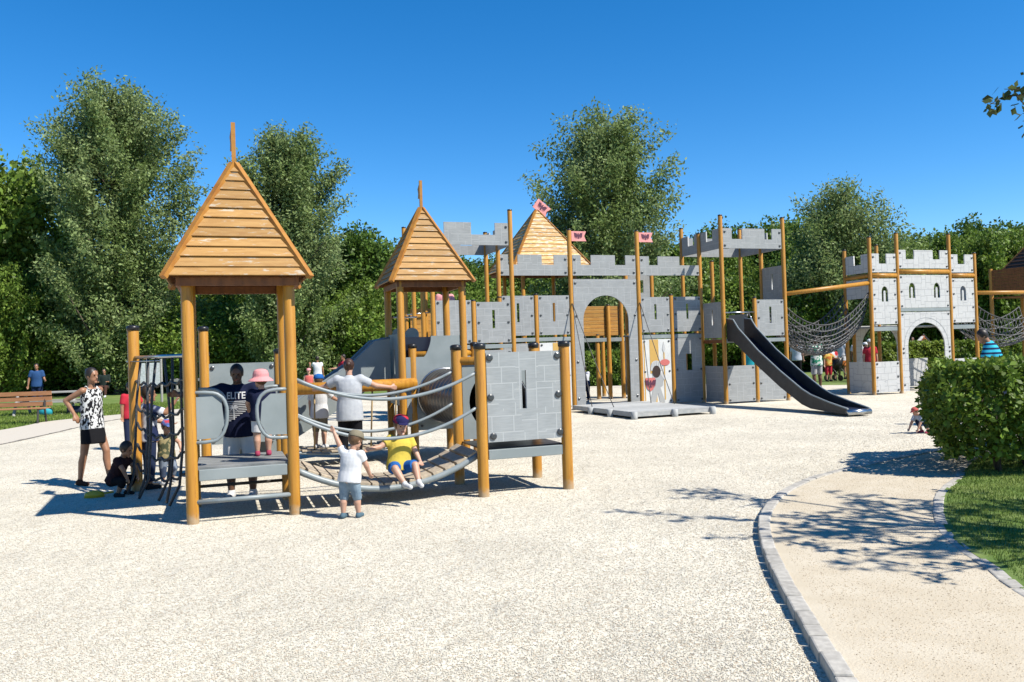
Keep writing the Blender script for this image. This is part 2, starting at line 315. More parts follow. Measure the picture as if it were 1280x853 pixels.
def post(parent, x, y, h, r=.059, cap='thin', name='post'):
    key = (round(h, 2), r)
    if key not in _post:
        mb = MB(); mb.tube([(0, 0, -.3), (0, 0, h-.02), (0, 0, h)], [r, r, r*.88], 16); me = bpy.data.meshes.new('post'); me.from_pydata(mb.v, [], mb.f); me.materials.append(MAT['post']); me.shade_smooth()
        try: me.set_sharp_from_angle(angle=R(45))
        except Exception: pass
        _post[key] = me
    o = place(name, _post[key], parent, (x, y, 0), random.uniform(0, 6))
    ck = ('cap', cap, r)
    if cap:
        if ck not in _post:
            mb = MB()
            if cap == 'big': mb.tube([(0, 0, -.035), (0, 0, .012), (0, 0, .03), (0, 0, .036)], [r*1.1, r*1.13, r*.85, r*.3], 16)
            else: mb.tube([(0, 0, -.03), (0, 0, .006), (0, 0, .012)], [r*1.03, r*1.03, r*.6], 16)
            me = bpy.data.meshes.new('post_cap'); me.from_pydata(mb.v, [], mb.f); me.materials.append(MAT['black']); me.shade_smooth(); _post[ck] = me
        place('post_cap', _post[ck], o, (0, 0, h))
    return o
def sag(p0, p1, d, n=16):
    p0 = Vector(p0); p1 = Vector(p1); return [p0.lerp(p1, i/n) - Vector((0, 0, 4*d*(i/n)*(1-i/n))) for i in range(n+1)]

def pyramid_roof(parent, cx, cy, z0, half, h, n, mat, finial=None, fascia=.085):
    mb = MB(); apex = Vector((cx, cy, z0+h)); sl = math.hypot(half, h)
    for k in range(4):
        a = k*math.pi/2; out = Vector((math.sin(a), -math.cos(a), 0)); side = Vector((math.cos(a), math.sin(a), 0))
        nrm = (out*h + Vector((0, 0, half))).normalized()
        def P(t, s, off): return Vector((cx, cy, z0)) + out*half*(1-t) + side*half*(1-t)*s + Vector((0, 0, h*t)) + nrm*off
        for i in range(n):
            t0 = max(i/n-.012, 0); t1 = min((i+1)/n, .985); s = 1.0
            o0 = .034+random.uniform(0, .006); o1 = .014; th = .016
            mb.hexa([P(t0, -s, o0-th), P(t0, s, o0-th), P(t1, s, o1-th), P(t1, -s, o1-th), P(t0, -s, o0), P(t0, s, o0), P(t1, s, o1), P(t1, -s, o1)])
    r = mb.build('roof', MAT[mat], parent)
    mb = MB()   # inside lining
    zb = z0+.0; b = [Vector((cx+sx*half*.97, cy+sy*half*.97, zb)) for sx, sy in ((-1, -1), (1, -1), (1, 1), (-1, 1))]
    top = apex - Vector((0, 0, .06))
    mb.add(b+[top], [(1, 0, 4), (2, 1, 4), (3, 2, 4), (0, 3, 4)]); mb.build('lining', MAT['brown'], r)
    for sx, sy in ((-1, -1), (1, -1), (1, 1), (-1, 1)):
        c0 = Vector((cx+sx*(half+.015), cy+sy*(half+.015), z0+.0)); d = apex-c0
        ext = c0 - d*.012
        m = MB(); q = Vector((sx, sy, 0)).normalized(); zz = d.normalized(); xx = zz.cross(q).normalized(); yy = xx.cross(zz)
        if yy.dot(q) < 0: yy = -yy
        w_ = .036; t_ = .042
        A = [ext + xx*a*w_ + yy*b_*t_ for a, b_ in ((-1, -.3), (1, -.3), (1, .9), (-1, .9))]; B = [p + d*1.0 for p in A]
        m.hexa(A+B); m.build('hip_batten', MAT['batten'], r)
    m = MB(); hh = half-.10
    for k in range(4):
        a = k*math.pi/2; out = Vector((math.sin(a), -math.cos(a), 0))
        m.box(Vector((cx, cy, z0-fascia/2+.0)) + out*hh, (2*hh+.04 if k % 2 == 0 else .04, .04 if k % 2 == 0 else 2*hh-.04, fascia))
    m.build('fascia', MAT['brown'], r)
    if finial:
        m = MB(); m.box(apex+Vector((0, 0, .14)), (.045, .045, .62)); m.build('finial_post', MAT['batten'], r)
        kind, ang = finial
        if kind == 'board':
            me = fillmesh([[(0, .16), (.30, .20), (.24, .28), (.32, .37), (0, .42)]], .035); me.materials.append(MAT['batten'])
            place('finial_flag', me, r, apex, ang)
    return r

# ------------------------------------------------------------------ ground
def sheet(name, pts, z, mat, kind='structure', thick=0):
    me = bpy.data.meshes.new(name); bm = bmesh.new(); vs = [bm.verts.new((p[0], p[1], z)) for p in pts]
    f = bm.faces.new(vs); f.normal_update()
    if f.normal.z < 0: f.normal_flip()
    if thick:
        r_ = bmesh.ops.extrude_face_region(bm, geom=[f]); bmesh.ops.translate(bm, verts=[v for v in r_['geom'] if isinstance(v, bmesh.types.BMVert)], vec=(0, 0, 0))
        bmesh.ops.translate(bm, verts=vs, vec=(0, 0, -thick))
    bmesh.ops.triangulate(bm, faces=bm.faces[:]); bmesh.ops.recalc_face_normals(bm, faces=bm.faces[:])
    bm.to_mesh(me); bm.free(); me.materials.append(mat); o = place(name, me); o['kind'] = kind
    return o
def smooth_line(pts, n=8):
    P = [Vector((p[0], p[1])) for p in pts]; P = [P[0]*2-P[1]] + P + [P[-1]*2-P[-2]]; out = []
    for i in range(1, len(P)-2):
        for k in range(n):
            t = k/n; a, b, c, d = P[i-1], P[i], P[i+1], P[i+2]
            out.append(.5*((2*b)+(c-a)*t+(2*a-5*b+4*c-d)*t*t+(-a+3*b-3*c+d)*t*t*t))
    out.append(P[-2]); return out
base = sheet('ground', [(-900, -60), (900, -60), (900, 1800), (-900, 1800)], -.02, GRASS_GROUND)
LK = smooth_line([(-10.2, 3), (-10.8, 12), (-11.1, 17.86), (-11.4, 20.5), (-11.7, 22.9), (-11.7, 25.0), (-10.6, 27.5), (-7, 31), (0, 34.5), (8, 33.5), (13, 30.5), (22, 31)])
sheet('gravel', [(-10, -8), *LK, (26, 31), (26, 8), (14, 8), (14, -8)], 0, GRAVEL)
LG = smooth_line([(-13.4, 3), (-13.5, 12), (-13.6, 21.9), (-13.9, 24.7), (-12.9, 26.8), (-11.4, 29.2), (-7.5, 32.6), (0, 36), (9, 35)])
sheet('gravel_path', LK[:-16]+LG[::-1], .004, M('path_gravel', (.56, .505, .42), .95, (.62, .565, .48), 40, spec=.1))
# kerbs
def kerb_row(name, line, width, h, gap, z0, mat):
    mb = MB(); pts = [Vector((p.x, p.y)) for p in line]; seg = .26
    L_ = [0]
    for a, b in zip(pts, pts[1:]): L_.append(L_[-1]+(b-a).length)
    def at(s):
        for i in range(len(pts)-1):
            if s <= L_[i+1]: return pts[i].lerp(pts[i+1], (s-L_[i])/max(L_[i+1]-L_[i], 1e-6))
        return pts[-1]
    s = 0
    while s < L_[-1]-.05:
        ln = seg*random.uniform(.75, 1.25); a = at(s+gap); b = at(min(s+ln-gap, L_[-1])); d = (b-a).normalized(); nr = Vector((d.y, -d.x))
        j = lambda: random.uniform(-.005, .005)
        hh = h+random.uniform(-.004, .004); q = [a+nr*j(), b+nr*j(), b+nr*(width+j()), a+nr*(width+j())]
        mb.hexa([(p.x, p.y, z0) for p in q]+[(p.x, p.y, z0+hh+random.uniform(-.004, .004)) for p in q]); s += ln
    o = mb.build(name, mat, bevel=.012); o['kind'] = 'structure'; return o
KI = smooth_line([(1.15, 1.2), (1.32, 2.6), (1.48, 3.89), (1.63, 4.9), (1.79, 5.89), (2.03, 7.01), (2.36, 8.02), (2.85, 8.99), (3.61, 9.99), (4.52, 10.77), (5.6, 11.6), (7.2, 12.6), (10, 13.6), (14, 14)], 10)
KO = smooth_line([(2.85, 1.2), (2.95, 3.2), (3.11, 5.12), (3.25, 5.81), (3.42, 6.66), (3.80, 7.6), (4.40, 8.7), (5.0, 9.5), (5.5, 10.3), (6.2, 11.1), (7.8, 11.9), (10, 12.4), (14, 12.8)], 10)
kerb_row('kerb', KI, .105, .178, .006, -.11, KERB)
kerb_row('kerb', KO, .10, .172, .006, -.11, KERB)
sheet('sand_path', [p+Vector((.06, -.02)) for p in KI]+[p+Vector((.06, -.02)) for p in KO[::-1]], .052, SAND)
lawn_pts = [p+Vector((.06, -.02)) for p in KO]+[Vector((14, 1.2))]
sheet('lawn', lawn_pts, .060, GRASS_GROUND)
kerb_row('kerb', [p for p in LK[:60]], .07, .115, .004, -.10, M('old_kerb', (.13, .12, .10), .9, (.22, .20, .17), 9))
sheet('far_path', [(-30, 26.5), (-22, 27.0), (-15.5, 28.2), (-12.4, 30.2), (-12.7, 30.7), (-15.7, 28.9), (-22, 27.7), (-30, 27.1)], -.012, M('pale_path', (.55, .50, .42), .95))
sheet('far_path', [(14, 33.2), (40, 33.8), (40, 35.4), (14, 34.8)], -.012, M('pale_path_beyond', (.55, .50, .42), .95))

rng = np.random.default_rng(3)
def in_poly(x, y, poly):
    ins = np.zeros(len(x), bool); n = len(poly)
    for i in range(n):
        x0, y0 = poly[i][0], poly[i][1]; x1, y1 = poly[(i+1) % n][0], poly[(i+1) % n][1]
        if y0 == y1: continue
        c = ((y0 > y) != (y1 > y)) & (x < (x1-x0)*(y-y0)/(y1-y0)+x0); ins ^= c
    return ins
# loose pebbles on the near gravel (one object)
def pebbles(n):
    y = 3.6 + 15*rng.random(n)**2.3; x = (rng.random(n)*1.5-.78)*y
    kx = np.interp(y, [p.y for p in KI], [p.x for p in KI]); ok = (x < kx-.03)
    x = x[ok]; y = y[ok]; n = len(x); s = rng.uniform(.0028, .0070, n)*(1+.03*(y-4))
    octv = np.array([(1, 0, 0), (0, 1, 0), (-1, 0, 0), (0, -1, 0), (0, 0, .75), (0, 0, -.4)], np.float32)
    V = octv[None]*rng.uniform(.65, 1.25, (n, 6, 1)); a = rng.random(n)*6.28
    X = V[..., 0]*np.cos(a)[:, None]-V[..., 1]*np.sin(a)[:, None]; Y = V[..., 0]*np.sin(a)[:, None]+V[..., 1]*np.cos(a)[:, None]
    V = np.stack([X*s[:, None]+x[:, None], Y*s[:, None]*.9+y[:, None], V[..., 2]*s[:, None]+.002], 2)
    f = np.array([(0, 1, 4), (1, 2, 4), (2, 3, 4), (3, 0, 4), (1, 0, 5), (2, 1, 5), (3, 2, 5), (0, 3, 5)], np.int32)
    F = f[None]+np.arange(n)[:, None, None]*6
    return np_mesh('loose_gravel', V, 3, PEBBLE, F=F)
o = place('loose_gravel', pebbles(260000)); tag(o, 'loose pale gravel stones covering the play area ground', 'gravel', kind='stuff')
def grit(n):
    y = rng.uniform(3.2, 11, n); x0 = np.interp(y, [q.y for q in KI], [q.x for q in KI])+.18; x1 = np.interp(y, [q.y for q in KO], [q.x for q in KO]); x = x0+(x1-x0)*rng.random(n); s = rng.uniform(.0022, .0065, n)
    f = np.array([(0, 1, 3), (1, 2, 3), (2, 0, 3)], np.int32); tv = np.array([(1, 0, 0), (-.5, .87, 0), (-.5, -.87, 0), (0, 0, .8)]); a = rng.random(n)*6.28; V = tv[None]*s[:, None, None]*rng.uniform(.7, 1.3, (n, 4, 1))
    X = V[..., 0]*np.cos(a)[:, None]-V[..., 1]*np.sin(a)[:, None]; Y = V[..., 0]*np.sin(a)[:, None]+V[..., 1]*np.cos(a)[:, None]
    return np_mesh('loose_grit', np.stack([X+x[:, None], Y+y[:, None], V[..., 2]+.052], 2), 3, M('grit', (.47, .40, .30), .95, island=1.35, island_lo=.6, spec=.1), F=f[None]+np.arange(n)[:, None, None]*4)
tag(place('loose_grit', grit(26000)), 'fine loose grit scattered on the sandy path', 'grit', kind='stuff')
def blades(n, x, y, z, h0, h1, wd, lean=.6):
    n = len(x); h = rng.uniform(h0, h1, n); a = rng.random(n)*6.28; l = rng.random(n)*lean*h; b = rng.random(n)*6.28
    dx, dy = np.cos(a)*wd, np.sin(a)*wd
    p = np.stack([x, y, np.full(n, z)], 1); V = np.zeros((n, 3, 3), np.float32)
    V[:, 0] = p+np.stack([dx, dy, 0*dx], 1); V[:, 1] = p-np.stack([dx, dy, 0*dx], 1); V[:, 2] = p+np.stack([np.cos(b)*l, np.sin(b)*l, h], 1)
    return V
n = 150000; y = rng.uniform(4, 11.5, n); x = rng.uniform(2.8, 8, n); ok = in_poly(x, y, [(p.x, p.y) for p in lawn_pts]) & (x < .66*y+.3); x, y = x[ok], y[ok]
kx = np.interp(y, [p.y for p in KO], [p.x for p in KO]); ok = x > kx+.13; x, y = x[ok], y[ok]
tag(place('grass', np_mesh('grass', blades(n, x, y, .057, .012, .045, .0032), 3, MAT['grass'])), 'short green lawn grass beside the sandy path at right', 'grass', kind='stuff')
n = 90000; y = rng.uniform(20, 34, n); x = rng.uniform(-24, -7, n); lx = np.interp(y, [p.y for p in LG], [p.x for p in LG]); ok = (x < lx) & (x > -.68*y-1); x, y = x[ok], y[ok]
tag(place('grass', np_mesh('grass', blades(n, x, y, -.02, .03, .10, .012), 3, MAT['grass'])), 'green lawn grass around the bench and picnic table at left', 'grass', kind='stuff')

# ------------------------------------------------------------------ trees and hedges
def leaves(P, size, aspect=.55, droop=0, nrm=None, vary=.45):
    n = len(P); d = rng.normal(size=(n, 3)); d[:, 2] -= droop; d /= np.linalg.norm(d, axis=1)[:, None]
    e = rng.normal(size=(n, 3)); 
    if nrm is not None: e = np.cross(d, nrm+.55*e)
    e -= d*(d*e).sum(1)[:, None]; e /= np.linalg.norm(e, axis=1)[:, None]
    s = (size*rng.uniform(1-vary, 1+vary, n))[:, None]
    V = np.zeros((n, 4, 3)); V[:, 0] = P; V[:, 1] = P+d*s*.5+e*s*aspect*.5; V[:, 2] = P+d*s; V[:, 3] = P+d*s*.5-e*s*aspect*.5
    return V
def crown_pts(prof, zb, H, K, n, sig, up=.0, seed=0, lobes=None):
    """clump centres in a crown of radius prof(t), twig lines through them; returns leaf points and clump centres"""
    t = rng.random(K)**.85; cz = zb+(H-zb)*t; rad = np.array([prof(x) for x in t]); a = rng.random(K)*6.283
    q = np.sqrt(rng.uniform(.10, 1.0, K)); wob = 1+.22*np.sin(a*3+seed)+.15*np.sin(a*5+cz*.9+seed*2)
    cx = np.cos(a)*rad*q*wob; cy = np.sin(a)*rad*q*wob; Cc = np.stack([cx, cy, cz], 1)
    sz = rng.uniform(.55, 1.35, K); k = rng.choice(K, n, p=(sz**2)/np.sum(sz**2)); g = rng.normal(size=(n, 3))
    g /= (np.linalg.norm(g, axis=1)[:, None]+1e-6); g *= (rng.random(n)**.6)[:, None]*1.5
    off = g*sig*sz[k][:, None]*np.array([.78, .78, .7])
    outd = Cc.copy(); outd[:, 2] = rad*up*1.0+.2; outd[:, :2] += rng.normal(size=(K, 2))*.6; outd /= np.linalg.norm(outd, axis=1)[:, None]+1e-6
    off += outd[k]*(rng.uniform(-1, 1.15, n)*sig*(1.3+.9*min(up, 1)))[:, None]
    return Cc[k]+off, Cc
def trunk_mesh(H, r, Cc, zb, nl, seed, lean=.02):
    mb = MB(); rs = random.Random(seed); top = Vector((rs.uniform(-1, 1)*lean*H, rs.uniform(-1, 1)*lean*H, H*.93))
    pts = [Vector((0, 0, -.2)), Vector((0, 0, .15))]+[Vector((0, 0, 0)).lerp(top, k/7)+Vector((rs.uniform(-.1, .1), rs.uniform(-.1, .1), 0))*r*3 for k in range(1, 8)]
    mb.tube(pts, [r*1.5, r*1.15]+[r*(1-.13*k) for k in range(1, 8)], 10)
    idx = rs.sample(range(len(Cc)), min(nl, len(Cc)))
    for i in idx:
        c = Vector(Cc[i]); zz = max(zb*.7, c.z-(c.xy.length)*rs.uniform(.6, 1.3)); p0 = Vector((0, 0, 0)).lerp(top, min(zz/(H*.93), .95))
        mid = p0.lerp(c, .5)+Vector((rs.uniform(-.2, .2), rs.uniform(-.2, .2), -.15*c.xy.length*.5))
        rr = r*.38*(1-zz/H*.7); mb.tube([p0, mid, c], [rr, rr*.6, rr*.15], 6)
    return mb
def tree(name, label, loc, H, zb, prof, r, K, n, sig, leaf, mat, seed, droop=.3, aspect=.45, group=None, up=1.0, nl=60):
    t = thing(name, label, 'tree', loc, 0, group)
    P, Cc = crown_pts(prof, zb, H, K, n, sig, up, seed)
    trunk_mesh(H, r, Cc, zb, nl, seed).build('trunk', MAT['bark'], t, smooth=True)
    place('crown', np_mesh('crown', leaves(P, leaf, aspect, droop), 4, mat), t)
    return t
def ov(R_, wide=.35, topw=.12): return lambda t: R_*max(topw*(1-t)+.02, (min(1, .45+t/wide*.55) if t < wide else math.sqrt(max(0, 1-((t-wide)/(1.02-wide))**2))*.92+.08*(1-t)))
def col(R_): return lambda t: R_*(min(1, .62+t*2.2) if t < .55 else max(.05, math.sqrt(max(0, 1-((t-.55)/.47)**2.2))))
tree('poplar_tree', 'tall silvery green poplar rising behind the leftmost roofed play tower, left of it', (-21.3, 45, 0), 15.9, .9, col(3.35), .32, 460, 120000, .48, .185, MAT['leaf_pop'], 1)
tree('poplar_tree', 'silvery green poplar between the front wooden roof and the second wooden roof', (-11.6, 44, 0), 12.9, .7, col(2.35), .28, 340, 85000, .43, .175, MAT['leaf_pop'], 2)
tree('willow_tree', 'big grey-green willow rising behind the castle gate with two pink flags', (4.75, 41, 0), 12.4, .8, col(2.95), .35, 400, 95000, .46, .175, MAT['leaf_pop'], 3)
tree('willow_tree', 'wispy grey-green willow behind the left rope net and white castle', (18.6, 46, 0), 9.3, .8, ov(3.2, .25), .25, 250, 48000, .52, .18, MAT['leaf_pop'], 4, up=1.2)
# the wood behind: three kinds, copied
protos = []
def wood_proto(kind, label, H, Rr, mat, n, leaf, seed):
    t = tree('broadleaf_tree', label, (0, 0, 0), H, .6, ov(Rr, .4, .2), .3, 210, n, .62, leaf, mat, seed, group='trees of the wood behind the playground', nl=30, aspect=.6); protos.append(t); return t
wood_proto(0, 'dark green broadleaf tree in the wood behind the playground', 10.0, 4.2, MAT['leaf_dark'], 42000, .27, 11)
wood_proto(1, 'mid green broadleaf tree in the wood behind the playground', 9.0, 4.4, MAT['leaf_mid'], 42000, .27, 12)
wood_proto(2, 'low bushy shrub tree at the edge of the wood', 4.6, 3.2, MAT['leaf_mid'], 24000, .22, 13)
protos[2]['category'] = 'shrub'
def copy_tree(p, loc, rz, s):
    r = p.copy(); C.objects.link(r); r.location = loc; r.rotation_euler = (0, 0, rz); r.scale = (s[0], s[0], s[1])
    for ch in p.children:
        c = ch.copy(); C.objects.link(c); c.parent = r
    return r
rw = random.Random(5); spots = []
# (pixel x, distance, top pixel height above horizon) of the tree line
line = [(-60, 52, 150, 'outside the left edge of the lawn'), (0, 47, 205, 'at the left edge of the picture, behind the bench'), (55, 58, 150, 'directly behind the left poplar'), (120, 60, 130, 'behind the left poplar, above the sitting people'), (190, 62, 120, 'behind the right side of the left poplar'), (255, 58, 120, 'behind the nearest pyramid roof'), (330, 60, 120, 'behind the left side of the second poplar'), (395, 60, 130, 'behind the right side of the second poplar'), (440, 56, 140, 'just right of the second poplar, left of the second roof'), (480, 60, 128, 'behind the left eave of the second roof'), (520, 62, 118, 'behind the tip of the second roof'), (570, 62, 112, 'behind the left battlemented tower'), (615, 64, 105, 'behind the tall post left of the tilted flag'), (660, 60, 110, 'behind the roof with the tilted flag'), (720, 62, 118, 'behind the left flag of the gate'), (790, 62, 125, 'behind the right flag of the gate'), (850, 60, 120, 'right of the willow, behind the right castle tower corner'), (905, 60, 132, 'behind the middle of the right castle tower'), (960, 60, 130, 'behind the right post of the right castle tower'), (1010, 58, 138, 'left of the wispy willow'), (1060, 60, 140, 'behind the wispy willow'), (1110, 62, 148, 'behind the left post of the white castle'), (1150, 60, 150, 'behind the middle of the white castle'), (1195, 58, 158, 'behind the right battlement of the white castle'), (1232, 54, 168, 'tallest just right of the white castle'), (1268, 56, 160, 'behind the brown hut'), (1310, 50, 172, 'at the right edge, behind the hut roof'), (1370, 55, 165, 'outside the right edge')]
used = [0, 0, 0]
def put(kind, px, Y, hpx, wide=1.0, label=None):
    X = (px-640)/1035*Y; hz = 438-.032*(px-640); H = hpx*Y/1035+1.68; p = protos[kind]; base_h = (10.6, 9.6, 5.2)[kind]; s = H/base_h
    sw = max(.75, min(1.25, s))*wide*rw.uniform(.9, 1.15)
    if not used[kind]: p.location = (X, Y, 0); p.rotation_euler = (0, 0, rw.uniform(0, 6)); p.scale = (sw, sw, s); used[kind] = 1; r = p
    else: r = copy_tree(p, (X, Y, 0), rw.uniform(0, 6.28), (sw, s))
    if label: r['label'] = label
    return r
KN = ('dark green broadleaf tree ', 'mid green broadleaf tree ')
for i, (px, Y, h, where) in enumerate(line):
    k = (0, 1)[(i*7+i//3) % 2]; put(k, px, Y+rw.uniform(-2, 2), h*(.75 if px > 1020 else 1.12 if px < 30 else 1)*rw.uniform(.92, 1.06), 1.0, KN[k]+where)
for px in range(-40, 1400, 62):
    r = put(rw.choice((0, 0, 1)), px+rw.uniform(-15, 15), 68+rw.uniform(-2, 5), rw.uniform(84, 112), 1.0, 'broadleaf tree in the back row of the wood, mostly hidden behind nearer trees'); r['group'] = 'back row of the wood'
for px, Y, h, where in ((12, 48, 55, 'behind the left end of the bench'), (48, 46, 62, 'behind the man in blue'), (85, 49, 45, 'behind the picnic table'), (112, 47, 70, 'behind the head of the standing woman'), (150, 50, 40, 'behind the net post'), (182, 47, 58, 'behind the white information sign'), (222, 49, 48, 'behind the climbing net'), (262, 46, 66, 'behind the left side of the grey back panel'), (300, 49, 50, 'behind the head of the man in navy'), (338, 47, 72, 'behind the capped post pair'), (378, 48, 44, 'behind the child in coral'), (412, 46, 64, 'behind the person in dark red'), (448, 49, 54, 'behind the leaning woman'), (486, 48, 70, 'behind the second tower slide'), (540, 50, 60, 'behind the posts under the second roof'), (600, 50, 66, 'behind the left castle tower posts'), (680, 50, 56, 'behind the wall left of the gate'), (750, 52, 48, 'seen through the gate arch'), (815, 50, 60, 'behind the knight panel wall'), (872, 48, 44, 'behind the right castle tower left side'), (925, 49, 70, 'behind the top of the long slide'), (968, 47, 62, 'behind the upper panel of the right tower'), (1008, 48, 84, 'left behind the rope net'), (1042, 47, 66, 'right behind the rope net'), (1085, 49, 88, 'behind the left side of the white castle'), (1130, 50, 60, 'seen left in the white castle'), (1175, 50, 66, 'seen through the white castle arch'), (1225, 49, 92, 'behind the right post of the white castle'), (1262, 47, 70, 'below the brown hut'), (1300, 48, 80, 'right of the brown hut')):
    r = put(2, px+rw.uniform(-5, 5), Y, h*rw.uniform(.9, 1.1), rw.uniform(.8, 1.1), 'bushy green shrub at the wood edge '+where); r['group'] = 'shrubs along the edge of the wood'
for px, Y, h, where in ((-8, 43, 120, 'in front of the wood at the left edge'), (205, 50, 92, 'between the left poplar and the nearest tower'), (290, 51, 100, 'filling the gap under the nearest roof'), (468, 50, 84, 'low, right of the second poplar'), (838, 52, 78, 'beside the right foot of the big willow'), (905, 52, 104, 'framed by the right castle tower posts'), (985, 52, 96, 'left of the rope net log'), (1120, 52, 112, 'over the left bay of the white castle'), (1205, 52, 120, 'over the right bay of the white castle'), (1250, 46, 118, 'just left of the brown hut roof')):
    k = rw.choice((0, 1, 1)); put(k, px, Y, h, .8, KN[k]+where)

def box_hedge(label, poly, z0, z1, n, leaf, mat, trunks=(), bulge=.12, name='hedge'):
    t = thing(name, label, 'hedge', (poly[0][0], poly[0][1], 0)); ox, oy = poly[0]
    xs = [p[0] for p in poly]; ys = [p[1] for p in poly]; P = []; NR = []
    x = rng.uniform(min(xs)-.2, max(xs)+.2, n*3); y = rng.uniform(min(ys)-.2, max(ys)+.2, n*3); ok = in_poly(x, y, poly); x, y = x[ok], y[ok]
    k = min(len(x), int(n*.5)); top = np.stack([x[:k], y[:k], z1-np.abs(rng.normal(0, .10, k))+.05*np.sin(x[:k]*5)*np.cos(y[:k]*4)], 1); P.append(top); NR.append(np.tile([0, 0, 1.], (k, 1)))
    m = min(len(x)-k, int(n*.25)); inner = np.stack([x[k:k+m], y[k:k+m], rng.uniform(z0, z1, m)], 1); P.append(inner); NR.append(rng.normal(size=(m, 3)))
    per = [math.dist(poly[i], poly[(i+1) % len(poly)]) for i in range(len(poly))]; tot = sum(per)
    for i in range(len(poly)):
        a = np.array(poly[i]); b = np.array(poly[(i+1) % len(poly)]); q = int(n*.9*per[i]/tot); s = rng.random(q)[:, None]
        d = (b-a)/per[i]; nr = np.array([d[1], -d[0]]); z = rng.uniform(z0, z1, q)
        cc = np.mean(np.array(poly), 0)
        if np.dot((a+b)/2-cc, nr) < 0: nr = -nr
        hump = bulge*np.sin((z-z0)/(z1-z0)*math.pi)+.06*np.sin(s[:, 0]*per[i]*6+z*7)-.10*np.clip((z0+.45-z)/.45, 0, 1)
        pt = a+s*(b-a)+nr*(hump-np.abs(rng.normal(0, .09, q)))[:, None]; P.append(np.concatenate([pt, z[:, None]], 1)); NR.append(np.tile([nr[0], nr[1], .35], (q, 1)))
    P = np.concatenate(P); NR = np.concatenate(NR); P[:, 0] -= ox; P[:, 1] -= oy
    place('foliage', np_mesh('foliage', leaves(P, leaf, .62, .25, NR), 4, mat), t)
    if trunks:
        for tx, ty in trunks:
            mb = MB(); mb.ell((tx-ox, ty-oy, .02), (.06, .06, .05))
            for _ in range(3):
                p = Vector((tx-ox, ty-oy, 0)); mb.tube([p+Vector((rw.uniform(-.05, .05), rw.uniform(-.05, .05), -.05)), p+Vector((rw.uniform(-.1, .1), rw.uniform(-.1, .1), .4)), p+Vector((rw.uniform(-.3, .3), rw.uniform(-.3, .3), z1*.8))], [.03, .022, .008], 7)
            mb.build('trunk', MAT['bark'], t, smooth=True)
    return t
box_hedge('leafy green box hedge in the foreground at right beside the sandy path', [(5.02, 9.75), (5.55, 9.40), (9.2, 9.5), (9.2, 12.2), (5.9, 11.7)], .26, 1.33, 26000, .072, MAT['leaf_hedge'], [(5.75, 9.85), (6.3, 10.2), (6.0, 11.0), (7, 9.9), (7.9, 10.2)])
box_hedge('long low clipped hedge seen behind the white castle', [(15.3, 34), (24, 35.5), (24, 37), (15.3, 35.6)], .0, 1.42, 24000, .13, MAT['leaf_hedge'])
box_hedge('clipped hedge seen through the castle gate arch', [(2.4, 36), (6.2, 36.4), (6.2, 37.6), (2.4, 37.4)], .0, 1.45, 14000, .13, MAT['leaf_mid'])
# young tree out of the frame at right: a branch reaches in, its shade falls on the path
t = thing('young_tree', 'leafy branch tip of a nearby young tree hanging in at the upper right edge', 'tree', (6.5, 5.5, .07))
mb = MB(); mb.tube([(0, 0, -.2), (0, 0, .4), (-.05, .05, 2.0), (.05, .1, 3.6), (0, .1, 5.0)], [.10, .08, .065, .045, .015], 10)
tips = []
rt_ = random.Random(21)
for i in range(34):
    a = rt_.uniform(0, 6.28); z = rt_.uniform(2.2, 4.6); L_ = rt_.uniform(.9, 2.2)*(1-.25*(z-2.3)/2.3); e = Vector((math.cos(a)*L_, math.sin(a)*L_*.9, z+rt_.uniform(.2, .9)))
    if e.x < -1.4 and e.y > .2: e.x = -1.2
    s0 = Vector((0, .05, z-.3)); mid = s0.lerp(e, .5)+Vector((0, 0, .08)); mb.tube([s0, mid, e], [.028, .018, .005], 6); tips += [(mid, e, 5)]
br = Vector((-1.65, 2.55, 3.92)); mb.tube([Vector((0, .1, 3.1)), Vector((-.75, 1.3, 3.75)), br], [.03, .018, .005], 6); tips.append((Vector((-.95, 1.6, 3.82)), br, 9)); tips.append((Vector((-.9, 1.5, 3.8)), Vector((-1.42, 2.5, 3.62)), 6)); mb.tube([Vector((-.9, 1.5, 3.8)), Vector((-1.42, 2.5, 3.62))], [.012, .004], 5)
LP = []
for a, b, k in tips:
    for j in range(k):
        s = .15+.85*j/(k-1); p = a.lerp(b, s); d = Vector((rt_.uniform(-1, 1), rt_.uniform(-1, 1), rt_.uniform(-.5, .7)))*.34; mb.tube([p, p+d], [.006, .003], 5)
        for q in range(20):
            LP.append(p+d*rt_.random()+Vector((rt_.gauss(0, .035), rt_.gauss(0, .035), rt_.gauss(0, .035))))
mb.build('trunk', MAT['bark'], t, smooth=True)
place('crown', np_mesh('crown', leaves(np.array(LP), .082, .75, .2), 4, MAT['leaf_near']), t)
